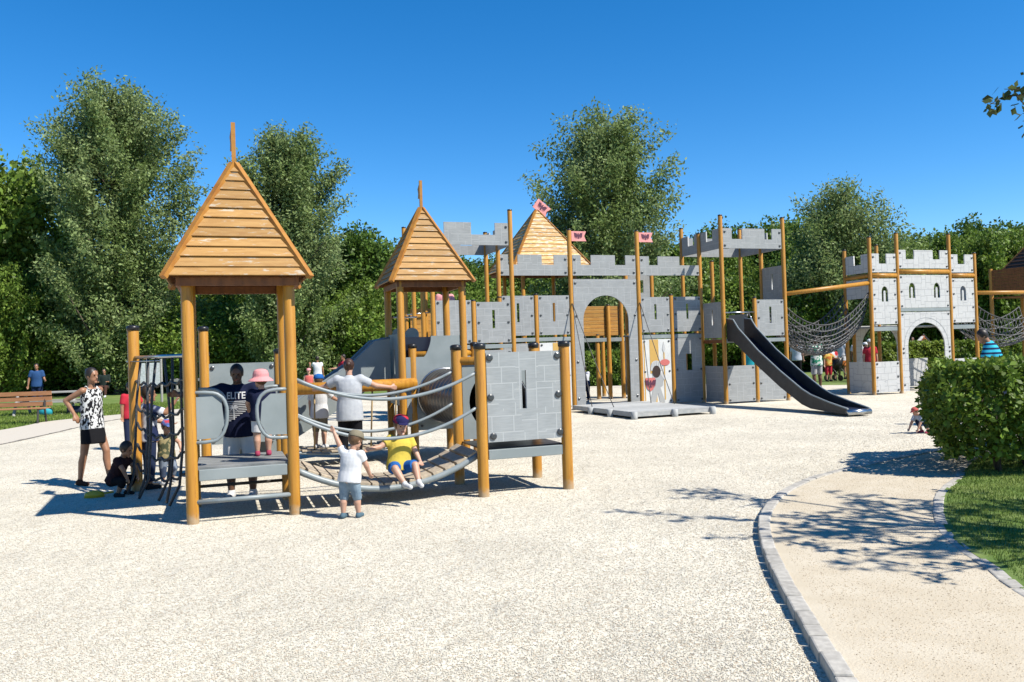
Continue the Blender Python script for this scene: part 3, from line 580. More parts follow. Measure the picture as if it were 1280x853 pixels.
#PART2
# ------------------------------------------------------------------ front play structure
A0 = R(19.5); cA, sA = math.cos(A0), math.sin(A0); HP = math.pi/2
T1 = (-3.34, 8.54); G0 = (1.64, 22.5)
def fr(O, u, v, z=0): return Vector((O[0]+u*cA-v*sA, O[1]+u*sA+v*cA, z))
def deck(parent, x0, y0, x1, y1, z, n, mat='deck', th=.04, along='x', name='deck'):
    mb = MB()
    for i in range(n):
        if along == 'x': h = (y1-y0)/n; mb.box(((x0+x1)/2, y0+h*(i+.5), z-th/2), (x1-x0, h-.008, th))
        else: h = (x1-x0)/n; mb.box((x0+h*(i+.5), (y0+y1)/2, z-th/2), (h-.008, y1-y0, th))
    return mb.build(name, MAT[mat], parent, bevel=.004)
def beam(parent, p0, p1, h, w_=.04, mat='plain', name='deck_beam'):
    p0 = Vector(p0); p1 = Vector(p1); d = p1-p0; mb = MB()
    o = MB().box((d.length/2, 0, 0), (d.length, w_, h)).build(name, MAT[mat], parent, p0, math.atan2(d.y, d.x), bevel=.006); return o
def bar(parent, pts, r, mat, name, n=10): return MB().tube(pts, r, n).build(name, MAT[mat], parent, smooth=True)

t = thing('play_tower', 'nearest play tower with tall yellow posts under a steep pyramid plank roof, at left', 'play tower', fr(T1, 0, 0), A0)
W1 = 1.02
for u, v in ((0, 0), (W1, 0), (0, W1), (W1, W1)): post(t, u, v, 2.56, .061, None)
pyramid_roof(t, W1/2, W1/2, 2.53, .69, 1.33, 12, 'roof', ('board', R(93)))
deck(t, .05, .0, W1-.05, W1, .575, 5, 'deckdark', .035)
beam(t, (.07, -.005, .49), (W1-.07, -.005, .49), .115); beam(t, (.07, W1, .49), (W1-.07, W1, .49), .115)
beam(t, (.0, .07, .49), (.0, W1-.07, .49), .115, .035, 'iron'); beam(t, (W1, .07, .49), (W1, W1-.07, .49), .115, .035, 'iron')
for v in (-.01, W1+.01):
    for s in (0, 1):
        X = (lambda a: a) if s == 0 else (lambda a: W1-a)
        ol = [(X(.06), .86), (X(.06), 1.30), (X(.22), 1.30), (X(.31), 1.22), (X(.33), 1.0), (X(.26), .87)]
        if s: ol = ol[::-1]
        p = slab('grab_panel', t, 0, v, 0, ol, 'plain', .02)
        g = [(X(.02), 0, 1.345), (X(.2), 0, 1.345), (X(.30), 0, 1.31), (X(.355), 0, 1.22), (X(.365), 0, 1.10), (X(.345), 0, .96), (X(.28), 0, .855), (X(.2), 0, .83), (X(.02), 0, .83)]
        g = [Vector(q) for q in g]; pts = [g[0]]
        for i in range(1, len(g)-1): pts += [g[i].lerp(g[i-1], .3), g[i].lerp(g[i+1], .3)]
        bar(p, pts+[g[-1]], .019, 'tube', 'grab_bar')
bar(t, [(.03, -.02, .22), (W1-.03, -.02, .22)], .024, 'tube', 'foot_rail'); bar(t, [(.03, W1, .23), (W1-.03, W1, .23)], .018, 'iron', 'foot_rail')
bar(t, [(W1-.05, -.03, .22), (W1-.04, -.035, .12), (W1-.06, -.03, .05)], .004, 'iron', 'dangling_chain')

# climbing net at the left of the tower
npw = Vector((-4.95, 10.82, 0)); t = thing('climbing_net', 'black rope climbing net hung from a steel bar left of the nearest play tower', 'climbing net', npw)
post(t, 0, 0, 2.13, .072, 'big'); e = fr(T1, -.02, 1.05)-npw; e.z = 0
bar(t, [(0, 0, 1.74), (e.x, e.y, 1.74)], .024, 'steel', 'top_bar'); bar(t, [(-.1, .02, 1.69), (e.x*.5, e.y*.5, 1.69)], .008, 'steel', 'tie_rod')
mb = MB(); K = 7
for k in range(1, K):
    q = e*(k/K); f = rw.uniform(-.06, .06); mb.tube([q+Vector((0, 0, 1.73)), q+Vector((f, -.03, 1.2)), q+Vector((f*1.5+.02, -.08, .7)), q+Vector((f*1.2, -.15, .25)), q+Vector((f+rw.uniform(-.1, .12), -.25, .03))], .0165, 7)
for z, d in ((1.42, .05), (1.12, .14), (.90, .16), (.62, .15), (.36, .13)):
    a = Vector((0, 0, z)); b = e+Vector((0, 0, z+.05)); pts = sag(a, b, d, 20); pts = [p+Vector((0, -.18*(1-z/1.74)*math.sin(i/20*math.pi), .025*math.sin(i*1.9))) for i, p in enumerate(pts)]; mb.tube(pts, .0165, 7)
mb.build('net', MAT['rope'], t, smooth=True)

# back platform behind the tower
t = thing('back_platform', 'low platform with a plain grey back panel, standing behind the nearest tower', 'platform', fr(T1, .09, 3.5), A0)
post(t, 0, 0, 2.13, .068, 'big'); post(t, 1.03, 0, 1.78, .062, 'big'); post(t, 1.13, .22, 1.78, .062, 'big'); post(t, 0, 1.02, 1.78, .062, 'big')
slab('back_panel', t, .05, 0, 0, rect(0, .46, .94, 1.62), 'plain', .03, (), edge_bolts(.94, .46, 1.62, 2))
deck(t, .05, .03, 1.05, 1.0, .52, 5)

# swinging bridge
t = thing('suspension_bridge', 'sagging plank bridge with grey hose rails between the nearest tower and the end platform', 'bridge', fr(T1, W1, 0), A0)
L_ = 2.1; n = 15; mb = MB()
def bz(s): return .54-4*.30*s*(1-s)
for i in range(n):
    s = (i+.5)/n; sl = math.atan2(-(4*.30*(1-2*s)), L_); m = Matrix.Rotation(-sl, 3, 'Y'); mb.box((s*L_, .52, bz(s)-.02), (L_/n-.018, .86, .038), mat=m)
mb.build('plank_walkway', MAT['tread'], t, bevel=.005)
for v in (.10, .94): bar(t, [(L_*k/20, v, bz(k/20)-.065) for k in range(21)], .036, 'tube', 'side_rail', 12)
for v in (.0, W1):
    for z, d in ((1.44, .26), (1.04, .30)):
        bar(t, sag((.05, v, z), (L_-.02, v, z), d, 24), .0195, 'tube', 'handrail')

# end platform
t = thing('end_platform', 'low platform with a slotted grey block panel on four black-capped yellow posts', 'platform', fr(T1, 3.14, 0), A0)
for u, v in ((0, 0), (1.06, 0), (0, W1), (1.06, W1)): post(t, u, v, 1.74, .065, 'big')
slab('front_panel', t, .07, -.0, 0, rect(0, .62, .93, 1.66), 'panelbig', .035, [slot(.46, .99, 1.44, .055)], [(.04, 1.60), (.89, 1.60), (.04, 1.14), (.89, 1.14), (.06, .69), (.90, .69)], .042)
slab('tunnel_panel', t, .07, W1, 0, rect(0, .56, .93, 1.52), 'plain', .03, [arc(.49, 1.03, .405, 0, 2*math.pi, 32)[:-1]])
deck(t, .03, .06, 1.03, W1-.05, .545, 1, 'black', .02); beam(t, (.07, .0, .475), (1.0, .0, .475), .115); beam(t, (1.06, .07, .475), (1.06, W1-.07, .475), .115, .04, 'iron')
bar(t, [(-.02, W1, 1.56), (1.08, W1, 1.56)], .055, 'post', 'top_log', 14)
# crawl tunnel and the platform it leads to
t = thing('crawl_tunnel', 'dark glossy crawl tunnel behind the slotted end platform', 'tunnel', fr(T1, 3.68, 1.04), A0)
mb = MB()
prof = []
for k in range(56): prof.append((k/55*2.70, .40+.016*(1 if (k//2) % 2 else 0)))
mb.loft([((0, y, 1.0), Vector((r, 0, 0)), Vector((0, 0, r))) for y, r in prof], 32); mb.f = mb.f[:-2]
o = mb.build('tube_wall', MAT['tunnel'], t, smooth=True); sm = o.modifiers.new('thick', 'SOLIDIFY'); sm.thickness = .012
for y in (.03, 2.66):
    m = MB(); m.tube([(.425*math.cos(a), y, 1.0+.425*math.sin(a)) for a in [2*math.pi*k/32 for k in range(33)]], .016, 8, cap=False); m.build('end_ring', MAT['steel'], t, smooth=True)
t = thing('tunnel_platform', 'platform with a grey panel at the far end of the crawl tunnel', 'platform', fr(T1, 3.2, 3.8), A0)
for u, v in ((0, 0), (1.03, 0), (0, 1.0), (1.03, 1.0)): post(t, u, v, 1.80, .064, 'big')
slab('tunnel_panel', t, .05, 0, 0, rect(0, .45, .93, 1.60), 'plain', .03, [arc(.43, 1.0, .385, 0, 2*math.pi, 32)[:-1]], edge_bolts(.93, .45, 1.6, 3, .07), .02)
bar(t, [(0, .02, 1.66), (1.03, .02, 1.66)], .05, 'post', 'top_log', 14); deck(t, .05, .05, 1.0, 1.0, .5, 5)
# log rail and low plank bridge below it
t = thing('log_rail_bridge', 'low swinging plank bridge hung from a thick yellow log behind the sagging bridge', 'bridge', fr(T1, 1.25, 3.55), A0)
bar(t, [(-.05, 0, 1.2), (1.98, .2, 1.2)], .09, 'post', 'log_rail', 18)
mb = MB()
for i in range(13): s = (i+.5)/13; mb.box((s*1.9, .1+.2*s+.3, .30-.35*s*(1-s)), (.12, .62, .03), rz=.1)
mb.build('plank_walkway', MAT['tread'], t, bevel=.004)
for v in (.08, .75): bar(t, [(1.9*k/12, .04+v+.2*k/12, .26-.35*(k/12)*(1-k/12)) for k in range(13)], .02, 'tube', 'side_rail')
for s in (.2, .42, .66, .86): bar(t, [(s*1.93, .2*s, 1.15), (s*1.9, .15+.2*s, .25)], .014, 'tan_rope', 'hanging_rope')

# second tower with slide
T2 = (-1.75, 13.1)
t = thing('play_tower', 'second roofed play tower, with a wooden flag on its pyramid roof, behind the sagging bridge', 'play tower', fr(T2, 0, 0), A0)
for u, v in ((0, 0), (W1, 0), (0, W1), (W1, W1)): post(t, u, v, 2.86, .059, None)
pyramid_roof(t, W1/2, W1/2, 2.82, .645, 1.28, 12, 'roof', ('board', R(83)))
deck(t, .03, .03, W1, W1, .87, 5); beam(t, (.07, 0, .78), (W1-.07, 0, .78), .11)
slab('front_panel', t, .06, 0, 0, [(0, .56), (.9, .56), (.9, 1.95), (.42, 1.95)]+[(.30+.12*math.cos(k/8*HP), 1.62+.33*(1-math.sin(k/8*HP))**.6) for k in range(1, 9)]+[(0, 1.62)], 'plain', .025)
slab('shade_panel', t, .03, .16, 0, rect(0, .9, .6, 1.94), 'slide_bed', .02)  # dark sheet paints in the shadowed interior seen through the front cutout
slab('side_panel', t, 0, .06, HP, rect(0, .86, .9, 2.0), 'plain', .03, [slot(.45, 1.15, 1.75, .05)])
sc = [(0, 1.0), (.46, 1.0), (.46, 2.02)]+[(.345+.115*math.cos(a), 2.02+.10*math.sin(a)) for a in np.linspace(.1, math.pi, 8)]+[(.115+.115*math.cos(a), 2.02+.10*math.sin(a)) for a in np.linspace(.05, math.pi-.1, 8)]+[(0, 2.02)]
slab('back_panel', t, .06, W1, 0, sc, 'plain', .025)
bar(t, [(.05, W1, 2.3), (.5, W1, 2.3)], .015, 'steel', 'grab_rail')
def slide(parent, prof, wdt, wall, side, bed, edge='steel', roller=True):
    """prof: (distance, z) of the bed; slides along local -Y"""
    mb = MB(); k = len(prof); V = []
    for (d, z) in prof: V += [(-wdt/2, -d, z), (wdt/2, -d, z), (-wdt/2, -d, z-.03), (wdt/2, -d, z-.03)]
    F = []
    for i in range(k-1):
        a, b = i*4, i*4+4; F += [(a, a+1, b+1, b), (a+3, a+2, b+2, b+3)]
    mb.add(V, F); o = mb.build('slide_bed', MAT[bed], parent, smooth=True)
    for s in (-1, 1):
        me = fillmesh([[(d, z-.10) for d, z in prof]+[(d, z+h) for (d, z), h in zip(prof[::-1], wall[::-1])]], .035); me.materials.append(MAT[side]); me.name = 'side_wall'
        q = place('side_wall', me, parent, (s*(wdt/2+.012), 0, 0), -HP)
        bar(q, [(d, 0, z+h) for (d, z), h in zip(prof, wall)], .021, 'tube', 'edge_trim', 8)
    if roller: bar(parent, [(-wdt/2-.03, -prof[-1][0], prof[-1][1]-.055), (wdt/2+.03, -prof[-1][0], prof[-1][1]-.055)], .065, 'steel', 'end_roller', 16)
t = thing('slide', 'grey panel-sided slide running down to the left from the second roofed tower', 'slide', fr(T2, -.05, .95), A0-HP)
slide(t, [(0, 1.30), (.25, 1.28), (.6, 1.08), (1.2, .70), (1.8, .34), (2.1, .2), (2.5, .17)], .5, [.65, .62, .5, .5, .45, .3, .12], 'plain', 'slide_bed')

# ------------------------------------------------------------------ grey castle
UW = 1.03
def upperp(t, u, v, z0, z1, ang=0, mat='panel', sl=True, nb=3):
    return slab('slotted_panel' if sl else 'wall_panel', t, u, v, ang, rect(0, z0, UW-.13, z1), mat, .035, [slot((UW-.13)/2, z0+.36, z1-.2, .07)] if sl else (), edge_bolts(UW-.13, z0, z1, nb), .032)
def eagle(parent, x, z, s, y=-.012, mat='emblem'):
    pts = [(0, .42), (.06, .50), (.10, .40), (.08, .18), (.20, .30), (.34, .50), (.52, .46), (.72, .56), (.66, .10), (.56, -.30), (.50, .05), (.42, -.40), (.35, 0), (.27, -.42), (.20, -.02), (.12, -.10), (.14, -.40), (.05, -.34), (0, -.5)]
    full = pts+[(-a, b) for a, b in pts[-2:0:-1]]
    me = fillmesh([[(x+a*s, z+b*s) for a, b in full]], .004); me.materials.append(MAT[mat]); return place('emblem', me, parent, (0, y, 0))
def flag(parent, x, z, w_=.44, h=.27, rz=0):
    me = fillmesh([[(0, 0), (w_, 0), (w_*.86, h/2), (w_, h), (0, h)]], .018); me.materials.append(MAT['flag']); f = place('flag', me, parent, (x, 0, z), 0); eagle(f, w_*.46, h*.5, h*.66); return f
def fixrot(o): o.rotation_euler.z = 0; return o

t = thing('castle_gatehouse', 'grey castle gate with a round arch between two flagged posts and battlements', 'castle gate', fr(G0, 0, 0), A0)
for u in (0, 2.06):
    p = fixrot(post(t, u, 0, 4.92, .061)); flag(p, .07, 4.60)
slab('battlement', t, .07, 0, 0, crenel(1.92, 3.66, 3.95, 4.22, [(0, .13), (.29, .67), (.84, 1)]), 'panel', .035, (), [(.06, 4.1), (.06, 3.74), (1.86, 4.1), (1.86, 3.74)], .034)
ar = [(0, .10), (.27, .10), (.27, 2.42)]+arc(.96, 2.42, .69, math.pi, 0, 24)+[(1.65, .10), (1.92, .10), (1.92, 3.56), (0, 3.56)]
slab('arch_panel', t, .07, 0, 0, ar, 'panel', .035, (), [(.06, 3.45), (1.86, 3.45), (.07, 2.55), (1.85, 2.55), (.07, .3), (1.85, .3), (.07, 1.3), (1.85, 1.3)], .034)
PO = Vector((2.72, 19.05, 0)); PA = R(22); pw, pd = 2.2, 3.1
def inv(Pw): d = Pw-fr(G0, 0, 0); return Vector((d.x*cA+d.y*sA, -d.x*sA+d.y*cA, Pw.z))
def plat(a, b, z): return inv(PO+Vector((a*math.cos(PA)-b*math.sin(PA), a*math.sin(PA)+b*math.cos(PA), z)))
for u, (a, b) in ((0.0, (.1, 2.2)), (0.0, (.45, 1.7)), (2.06, (1.9, 2.3)), (2.06, (2.1, 1.5))):
    bar(t, sag((u, -.07, 2.9), plat(a, b, .17), .04, 8), .011, 'iron', 'gate_chain', 6)
t = thing('drawbridge', 'low weathered grey plank platform lying on the gravel before the castle gate arch', 'platform', PO, PA)
deck(t, 0, 0, pw, pd, .17, 16, 'deckwood', .04, 'x', 'plank_deck')
for a, b, c_, d in ((0, .03, pw, .03), (0, pd-.03, pw, pd-.03)): beam(t, (a, b, .10), (c_, d, .10), .10, .05, 'deckwood', 'edge_beam')
for u in (.02, pw-.02): beam(t, (u, 0.06, .10), (u, pd-.06, .10), .09, .05, 'deckwood', 'edge_beam')
for a, b in ((.03, -.02), (1.12, -.02), (pw-.02, -.02), (-.04, 1.0), (-.04, 2.0)): MB().tube([(a, b, -.1), (a, b, .17), (a, b, .18)], [.075, .075, .06], 14).build('log_foot', MAT['deckwood'], t, smooth=True)

# wall left of the gate
t = thing('castle_wall', 'grey slotted castle wall with battlements left of the gate arch', 'castle wall', fr(G0, -2.06, 0), A0)
for u, h in ((0, 3.1), (1.03, 3.16)): post(t, u, 0, h, .059)
for u in (0, 1.03): upperp(t, u+.065, 0, 2.06, 3.12)
slab('battlement', t, .02, 0, 0, crenel(1.96, 3.66, 3.95, 4.22, [(0, .13), (.27, .62), (.80, 1)]), 'panel', .035, (), [(.08, 4.1), (.08, 3.74), (1.9, 4.1), (1.9, 3.74)], .034)
slab('wall_panel', t, .065, 0, 0, rect(0, .05, .9, 1.85), 'panel', .03, (), edge_bolts(.9, .05, 1.85, 3))
p = slab('mural_panel', t, 1.095, 0, 0, rect(0, .05, .9, 1.85), 'knight', .03, (), edge_bolts(.9, .05, 1.85, 3))
slab('mural_stripe', p, 0, -.018, 0, rect(.38, .06, .78, 1.84), 'myellow', .004)
deck(t, .0, .05, 2.06, 1.03, 2.0, 6); beam(t, (0, .0, 1.94), (2.06, .0, 1.94), .10, .05)
for u in (0, 1.03): post(t, u, 1.03, 3.0, .059)
# wall right of the gate with the painted knight
t = thing('castle_wall', 'grey castle wall right of the gate arch, with a knight painted on its lower panel', 'castle wall', fr(G0, 2.06, 0), A0)
post(t, 1.03, 0, 3.12, .061); post(t, 2.02, 0.02, 4.88, .062)
for u in (0, 1.03): upperp(t, u+.065, 0, 2.06, 3.05)
slab('battlement', t, .07, 0, 0, crenel(1.92, 3.66, 3.95, 4.20, [(0, .15), (.30, .66)]), 'panel', .035, (), [(.06, 4.1), (.06, 3.74), (1.86, 3.74)], .034)
deck(t, .0, .05, 2.06, 1.03, 2.0, 6); beam(t, (0, .0, 1.93), (2.06, .0, 1.93), .10, .05)
slab('window_panel', t, .2, 1.03, 0, rect(0, 2.95, .75, 3.85), 'panel', .03, [rect(.25, 3.25, .52, 3.62)], edge_bolts(.75, 2.95, 3.85, 2))
post(t, .15, 1.03, 4.0, .062); post(t, 1.0, 1.03, 4.0, .062)
w_ = .9; p = slab('mural_panel', t, .065, 0, 0, rect(0, .05, w_, 1.86), 'knight', .03, (), edge_bolts(w_, .05, 1.86, 3))
def art(name, pts, mat, k=0): return slab(name, p, 0, -.018-.0025*k, 0, pts, mat, .004)
art('mural_stripe', rect(.22, .9, .50, 1.85), 'myellow', 0); art('mural_stripe', rect(.03, .06, .06, 1.8), 'myellow', 0); art('mural_stripe', rect(.30, .06, .42, .45), 'myellow', 0)
art('lance', rect(.655, .15, .69, 1.62), 'myellow', 1); art('lance_tip', [(.62, 1.58), (.67, 1.46), (.72, 1.58), (.67, 1.80)], 'mgrey2', 2)
art('knight_body', [(.30, .88), (.58, .88), (.64, .78), (.60, .55), (.52, .5), (.66, .08), (.50, .08), (.44, .35), (.36, .08), (.18, .08), (.30, .5), (.28, .7)], 'mgrey', 2)
art('knight_arm', [(.54, .86), (.62, .95), (.70, .78), (.66, .70)], 'mgrey2', 3)
art('helmet', arc(.41, 1.08, .18, 0, math.pi, 14)+[(.23, .98), (.59, .98)], 'mgrey2', 3)
for k in range(5): art('visor_bar', rect(.26+.07*k, 1.08, .285+.07*k, 1.24-.03*abs(k-2)), 'mgrey', 4)
art('face_opening', arc(.41, .95, .13, 0, 2*math.pi, 20, .17)[:-1], 'mdark', 5)
art('plume', arc(.69, 1.20, .155, 0, 2*math.pi, 18, .09)[:-1], 'mpink', 4)
sh = art('shield', [(.06, .78), (.36, .78), (.36, .58), (.28, .45), (.20, .40), (.11, .47), (.06, .58)], 'mpink', 5); eagle(sh, .21, .60, .24, -.004)
slab('wall_panel', t, 1.095, 0, 0, rect(0, .05, .9, 1.90), 'panel', .03, [rect(.36, .95, .56, 1.42)], edge_bolts(.9, .05, 1.9, 3))

# left castle tower
t = thing('castle_tower', 'grey battlemented castle tower behind the second roofed tower, left of the tilted flag', 'castle tower', fr(G0, -4.12, -1.03), A0)
for u, v, h in ((0, 0, 4.75), (1.03, 0, 2.95), (2.06, 0, 5.22), (0, 2.06, 4.9), (2.06, 2.06, 4.95), (2.06, 1.03, 4.7), (0, 1.03, 4.5), (0, 3.05, 5.2), (.55, 3.0, 3.9), (.9, 3.1, 3.3)): post(t, u, v, h, .059)
MER = [(0, .17), (.33, .66), (.83, 1)]; MERL = [(.14, .5), (.82, 1)]
def ring(t, z0, zl, zt, mers):
    slab('battlement', t, .06, 0, 0, crenel(1.94, z0, zl, zt, mers[0]), 'panel', .035, (), [(.06, zt-.1), (.06, z0+.08), (1.88, zt-.1), (1.88, z0+.08)], .034)
    slab('battlement', t, .06, 2.06, 0, crenel(1.94, z0, zl, zt, mers[1]), 'panel', .035); slab('battlement', t, 0, .06, HP, crenel(1.94, z0, zl, zt, mers[2]), 'panel', .035); slab('battlement', t, 2.06, .06, HP, crenel(1.94, z0, zl, zt, mers[3]), 'panel', .035)
ring(t, 4.32, 4.58, 4.88, [MERL, MER, MER, MER])
upperp(t, .065, 0, 1.88, 2.95, sl=False); upperp(t, 1.095, 0, 1.88, 2.90)
slab('wall_panel', t, 1.095, 0, 0, rect(0, .05, .9, 1.7), 'panel', .03, (), edge_bolts(.9, .05, 1.7, 3)); slab('wall_panel', t, .065, 0, 0, rect(0, .05, .9, 1.7), 'panel', .03, (), edge_bolts(.9, .05, 1.7, 3))
deck(t, 0, .05, 2.06, 2.06, 1.85, 8); beam(t, (0, 0, 1.79), (2.06, 0, 1.79), .10, .05)
mb = MB()
for k in range(8): mb.box((.5, 3.0, 2.05+.11*k+.05), (.8, .03, .105))
mb.build('plank_panel', MAT['plankwall'], t); bar(t, [(-.02, 2.9, 2.75), (.6, 2.9, 2.8)], .02, 'steel', 'grab_rail'); bar(t, [(.1, 3.0, 3.5), (.35, 3.0, 3.7), (.7, 3.0, 3.7)], .02, 'tube', 'grab_rail')

# roofed castle tower with the tilted flag
t = thing('roofed_castle_tower', 'weathered pyramid roof with a tilted pink flag on its tip, left of the gate', 'castle tower', (.85, 24.55, 0), A0)
for sx in (-.8, .8):
    for sy in (-.8, .8): post(t, sx, sy, 4.0, .058, None)
r_ = pyramid_roof(t, 0, 0, 3.98, 1.2, 1.85, 15, 'roofw')
f = flag(r_, -.14, 5.90, .50, .32); f.rotation_euler = (0, R(38), 0); f.location.y = -.05
deck(t, -.85, -.85, .85, .85, 2.0, 8)

# right castle tower
t = thing('castle_tower', 'grey battlemented castle tower with tall posts above the long grey slide', 'castle tower', fr(G0, 4.12, -1.03), A0)
for u, v, h in ((0, 0, 5.24), (1.03, 0, 2.95), (2.06, 0, 5.22), (0, 2.06, 5.18), (2.06, 1.03, 4.88), (2.06, 2.06, 5.2), (1.03, 2.06, 4.2)): post(t, u, v, h, .059)
ring(t, 4.32, 4.58, 4.88, [[(0, .15), (.33, .71), (.84, 1)], MER, MER, MER])
upperp(t, 1.095, 0, 1.86, 2.88); upperp(t, 0, .065, 1.84, 2.84, HP)
slab('slotted_panel', t, 2.06, .065, HP, rect(0, 2.9, .9, 3.86), 'panel', .035, [slot(.45, 3.2, 3.65, .06)])
slab('low_panel', t, .065, 0, 0, rect(0, .05, .9, 1.05), 'panel', .03, (), edge_bolts(.9, .05, 1.05, 3)); slab('low_panel', t, 1.095, 0, 0, rect(0, .05, .9, 1.02), 'panel', .03, (), edge_bolts(.9, .05, 1.02, 3))
slab('low_panel', t, 0, .065, HP, rect(0, .05, .9, 1.05), 'panel', .03)
deck(t, 0.04, .04, 2.02, 2.02, 1.80, 8); beam(t, (0, 0, 1.74), (2.06, 0, 1.74), .10, .05); beam(t, (0, 0.05, 1.74), (0, 2.06, 1.74), .10, .04, 'brown')
bar(t, [(.0, -.03, 2.53), (1.03, -.03, 2.53)], .022, 'steel', 'entry_bar'); mb = MB()
for k in range(4): mb.box((.35+.17*k, 1.95, 2.3), (.12, .03, .9))
mb.build('back_slats', MAT['plankwall'], t); slab('side_wall', t, 1.0, .3, HP, rect(0, 1.86, .9, 2.5), 'plain', .02)
s0 = Vector((6.25, 22.98, 0)); s1 = Vector((7.50, 18.05, 0)); d = s1-s0
t = thing('slide', 'long dark grey slide running down from the right castle tower onto the gravel', 'slide', s0, math.atan2(d.y, d.x)+HP)
slide(t, [(-.05, 1.84), (.30, 1.82), (.55, 1.68), (1.5, 1.16), (2.5, .66), (3.4, .28), (3.75, .20), (4.4, .165), (d.length, .15)], .52, [.52, .50, .40, .32, .30, .26, .22, .12, .02], 'slide_side', 'slide_bed')
bar(t, [(.3, 0, 2.3), (.3, -.15, 2.5), (.3, -.3, 2.3)], .016, 'steel', 'grab_loop')

# plank tower behind the gate
t = thing('plank_tower', 'honey coloured plank-walled tower on posts seen through the castle gate arch', 'play tower', (2.25, 26.6, 0), A0)
for u, v, h in ((.55, .02, 2.1), (.92, -.06, 3.05), (1.42, -.02, 3.6), (0, 1.4, 3.0), (1.4, 1.4, 3.0)): post(t, u, v, h, .07)
mb = MB(); m2 = MB()
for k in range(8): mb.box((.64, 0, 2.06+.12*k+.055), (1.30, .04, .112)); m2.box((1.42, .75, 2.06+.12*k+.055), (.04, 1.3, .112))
mb.build('plank_wall', MAT['plankwall'], t, bevel=.006); m2.build('plank_wall', MAT['brown'], t, bevel=.006)  # side wall in darker brown: the shading of that face is in its colour
deck(t, -.05, 0.03, 1.45, 1.45, 2.0, 6); beam(t, (-.1, -.05, 1.92), (1.5, -.05, 1.92), .12, .05); slab('side_panel', t, 1.46, -.05, HP*.5, rect(0, .1, .7, 1.85), 'slide_side', .03)

# white castle
W0 = fr(G0, 9.22, -.92)
W0 = Vector((10.73, 24.66, 0))
t = thing('white_castle', 'white brick castle front with arched gate and small arched windows, at right', 'play castle', W0, A0)
for u, v, h in ((0, 0, 4.72), (1.03, 0, 4.86), (3.09, 0, 4.86), (4.12, 0, 4.28), (0, 1.05, 4.45), (2.06, 1.9, 4.75), (4.12, 1.05, 4.3), (1.03, 1.9, 2.1), (3.09, 1.9, 2.1)): post(t, u, v, h, .058)
def gothic(cx, z, w_, h): return [(cx-w_/2, z), (cx+w_/2, z)]+[(cx+w_/2*math.cos(a), z+h-w_*.7+w_*.7*math.sin(a)) for a in np.linspace(0, math.pi, 11)]
def wwin(p, cx, z, w_=.22, h=.44):
    return slab('window_mullion', p, 0, 0.004, 0, gothic(cx, z-.02, w_*.34, h*.80), 'white', .02)
for u in (.0, 3.09):
    slab('battlement', t, u+.065, 0, 0, crenel(.9, 3.66, 3.92, 4.22, [(0, .30), (.62, 1)]), 'white', .035, (), [(.05, 4.12), (.85, 4.12), (.05, 3.74), (.85, 3.74)], .034)
    p = slab('window_panel', t, u+.065, 0, 0, rect(0, 2.10, .9, 3.47), 'white', .035, [gothic(.45, 2.78, .24, .46)], edge_bolts(.9, 2.1, 3.47, 4), .034); wwin(p, .45, 2.78)
    bar(t, [(u+.06, 0, 3.565), (u+.97, 0, 3.565)], .065, 'post', 'cross_log', 14)
    beam(t, (u+.06, .02, 1.96), (u+.97, .02, 1.96), .12, .05); slab('low_panel', t, u+.065, 0, 0, rect(0, .06, .9, .98), 'white', .035, (), edge_bolts(.9, .06, .98, 3), .034)
slab('battlement', t, 1.095, -.0, 0, crenel(1.93, 3.78, 4.06, 4.34, [(0, .14), (.31, .69), (.84, 1)]), 'white', .035, (), [(.05, 4.25), (1.88, 4.25), (.05, 3.85), (1.88, 3.85)], .034)
p = slab('window_panel', t, 1.095, 0, 0, rect(0, 2.58, 1.93, 3.58), 'white', .035, [gothic(.47, 2.88, .24, .46), gothic(1.45, 2.88, .24, .46)], edge_bolts(1.93, 2.58, 3.58, 3), .034); wwin(p, .47, 2.88); wwin(p, 1.45, 2.88)
bar(t, [(1.09, 0, 3.68), (3.03, 0, 3.68)], .07, 'post', 'cross_log', 14); beam(t, (1.09, 0, 2.52), (3.03, 0, 2.52), .10, .05)
ar = [(0, .06), (.24, .06), (.24, 1.40)]+arc(.965, 1.40, .725, math.pi, 0, 24)+[(1.69, .06), (1.93, .06), (1.93, 2.45), (0, 2.45)]
p = slab('arch_panel', t, 1.095, 0, 0, ar, 'white', .035, (), [(.06, 2.38), (1.87, 2.38), (.06, 1.35), (1.87, 1.35), (.06, .25), (1.87, .25), (.06, 1.22), (1.87, 1.22)], .034)
slab('arch_rim', p, 0, -.02, 0, arc(.965, 1.40, .88, 0, math.pi, 26)+arc(.965, 1.40, .865, math.pi, 0, 26), 'mgrey', .006)
slab('battlement', t, 0, .065, HP, crenel(.92, 3.66, 3.92, 4.22, [(0, .30), (.62, 1)]), 'white', .035); bar(t, [(0, .06, 3.565), (0, 1.0, 3.565)], .065, 'post', 'cross_log', 14)
slab('window_panel', t, 0, .065, HP, rect(0, 2.9, .92, 3.47), 'white', .035); slab('low_panel', t, 0, .065, HP, rect(0, .06, .92, .98), 'white', .035)
slab('window_panel', t, 4.12, .065, HP, rect(0, 2.1, .92, 3.47), 'white', .035); slab('battlement', t, 4.12, .065, HP, crenel(.92, 3.66, 3.92, 4.22, [(0, .30), (.62, 1)]), 'white', .035)
br_ = [(0, .06), (.24, .06), (.24, 1.40)]+arc(.965, 1.40, .725, math.pi, 0, 24)+[(1.69, .06), (1.93, .06), (1.93, 2.1), (0, 2.1)]
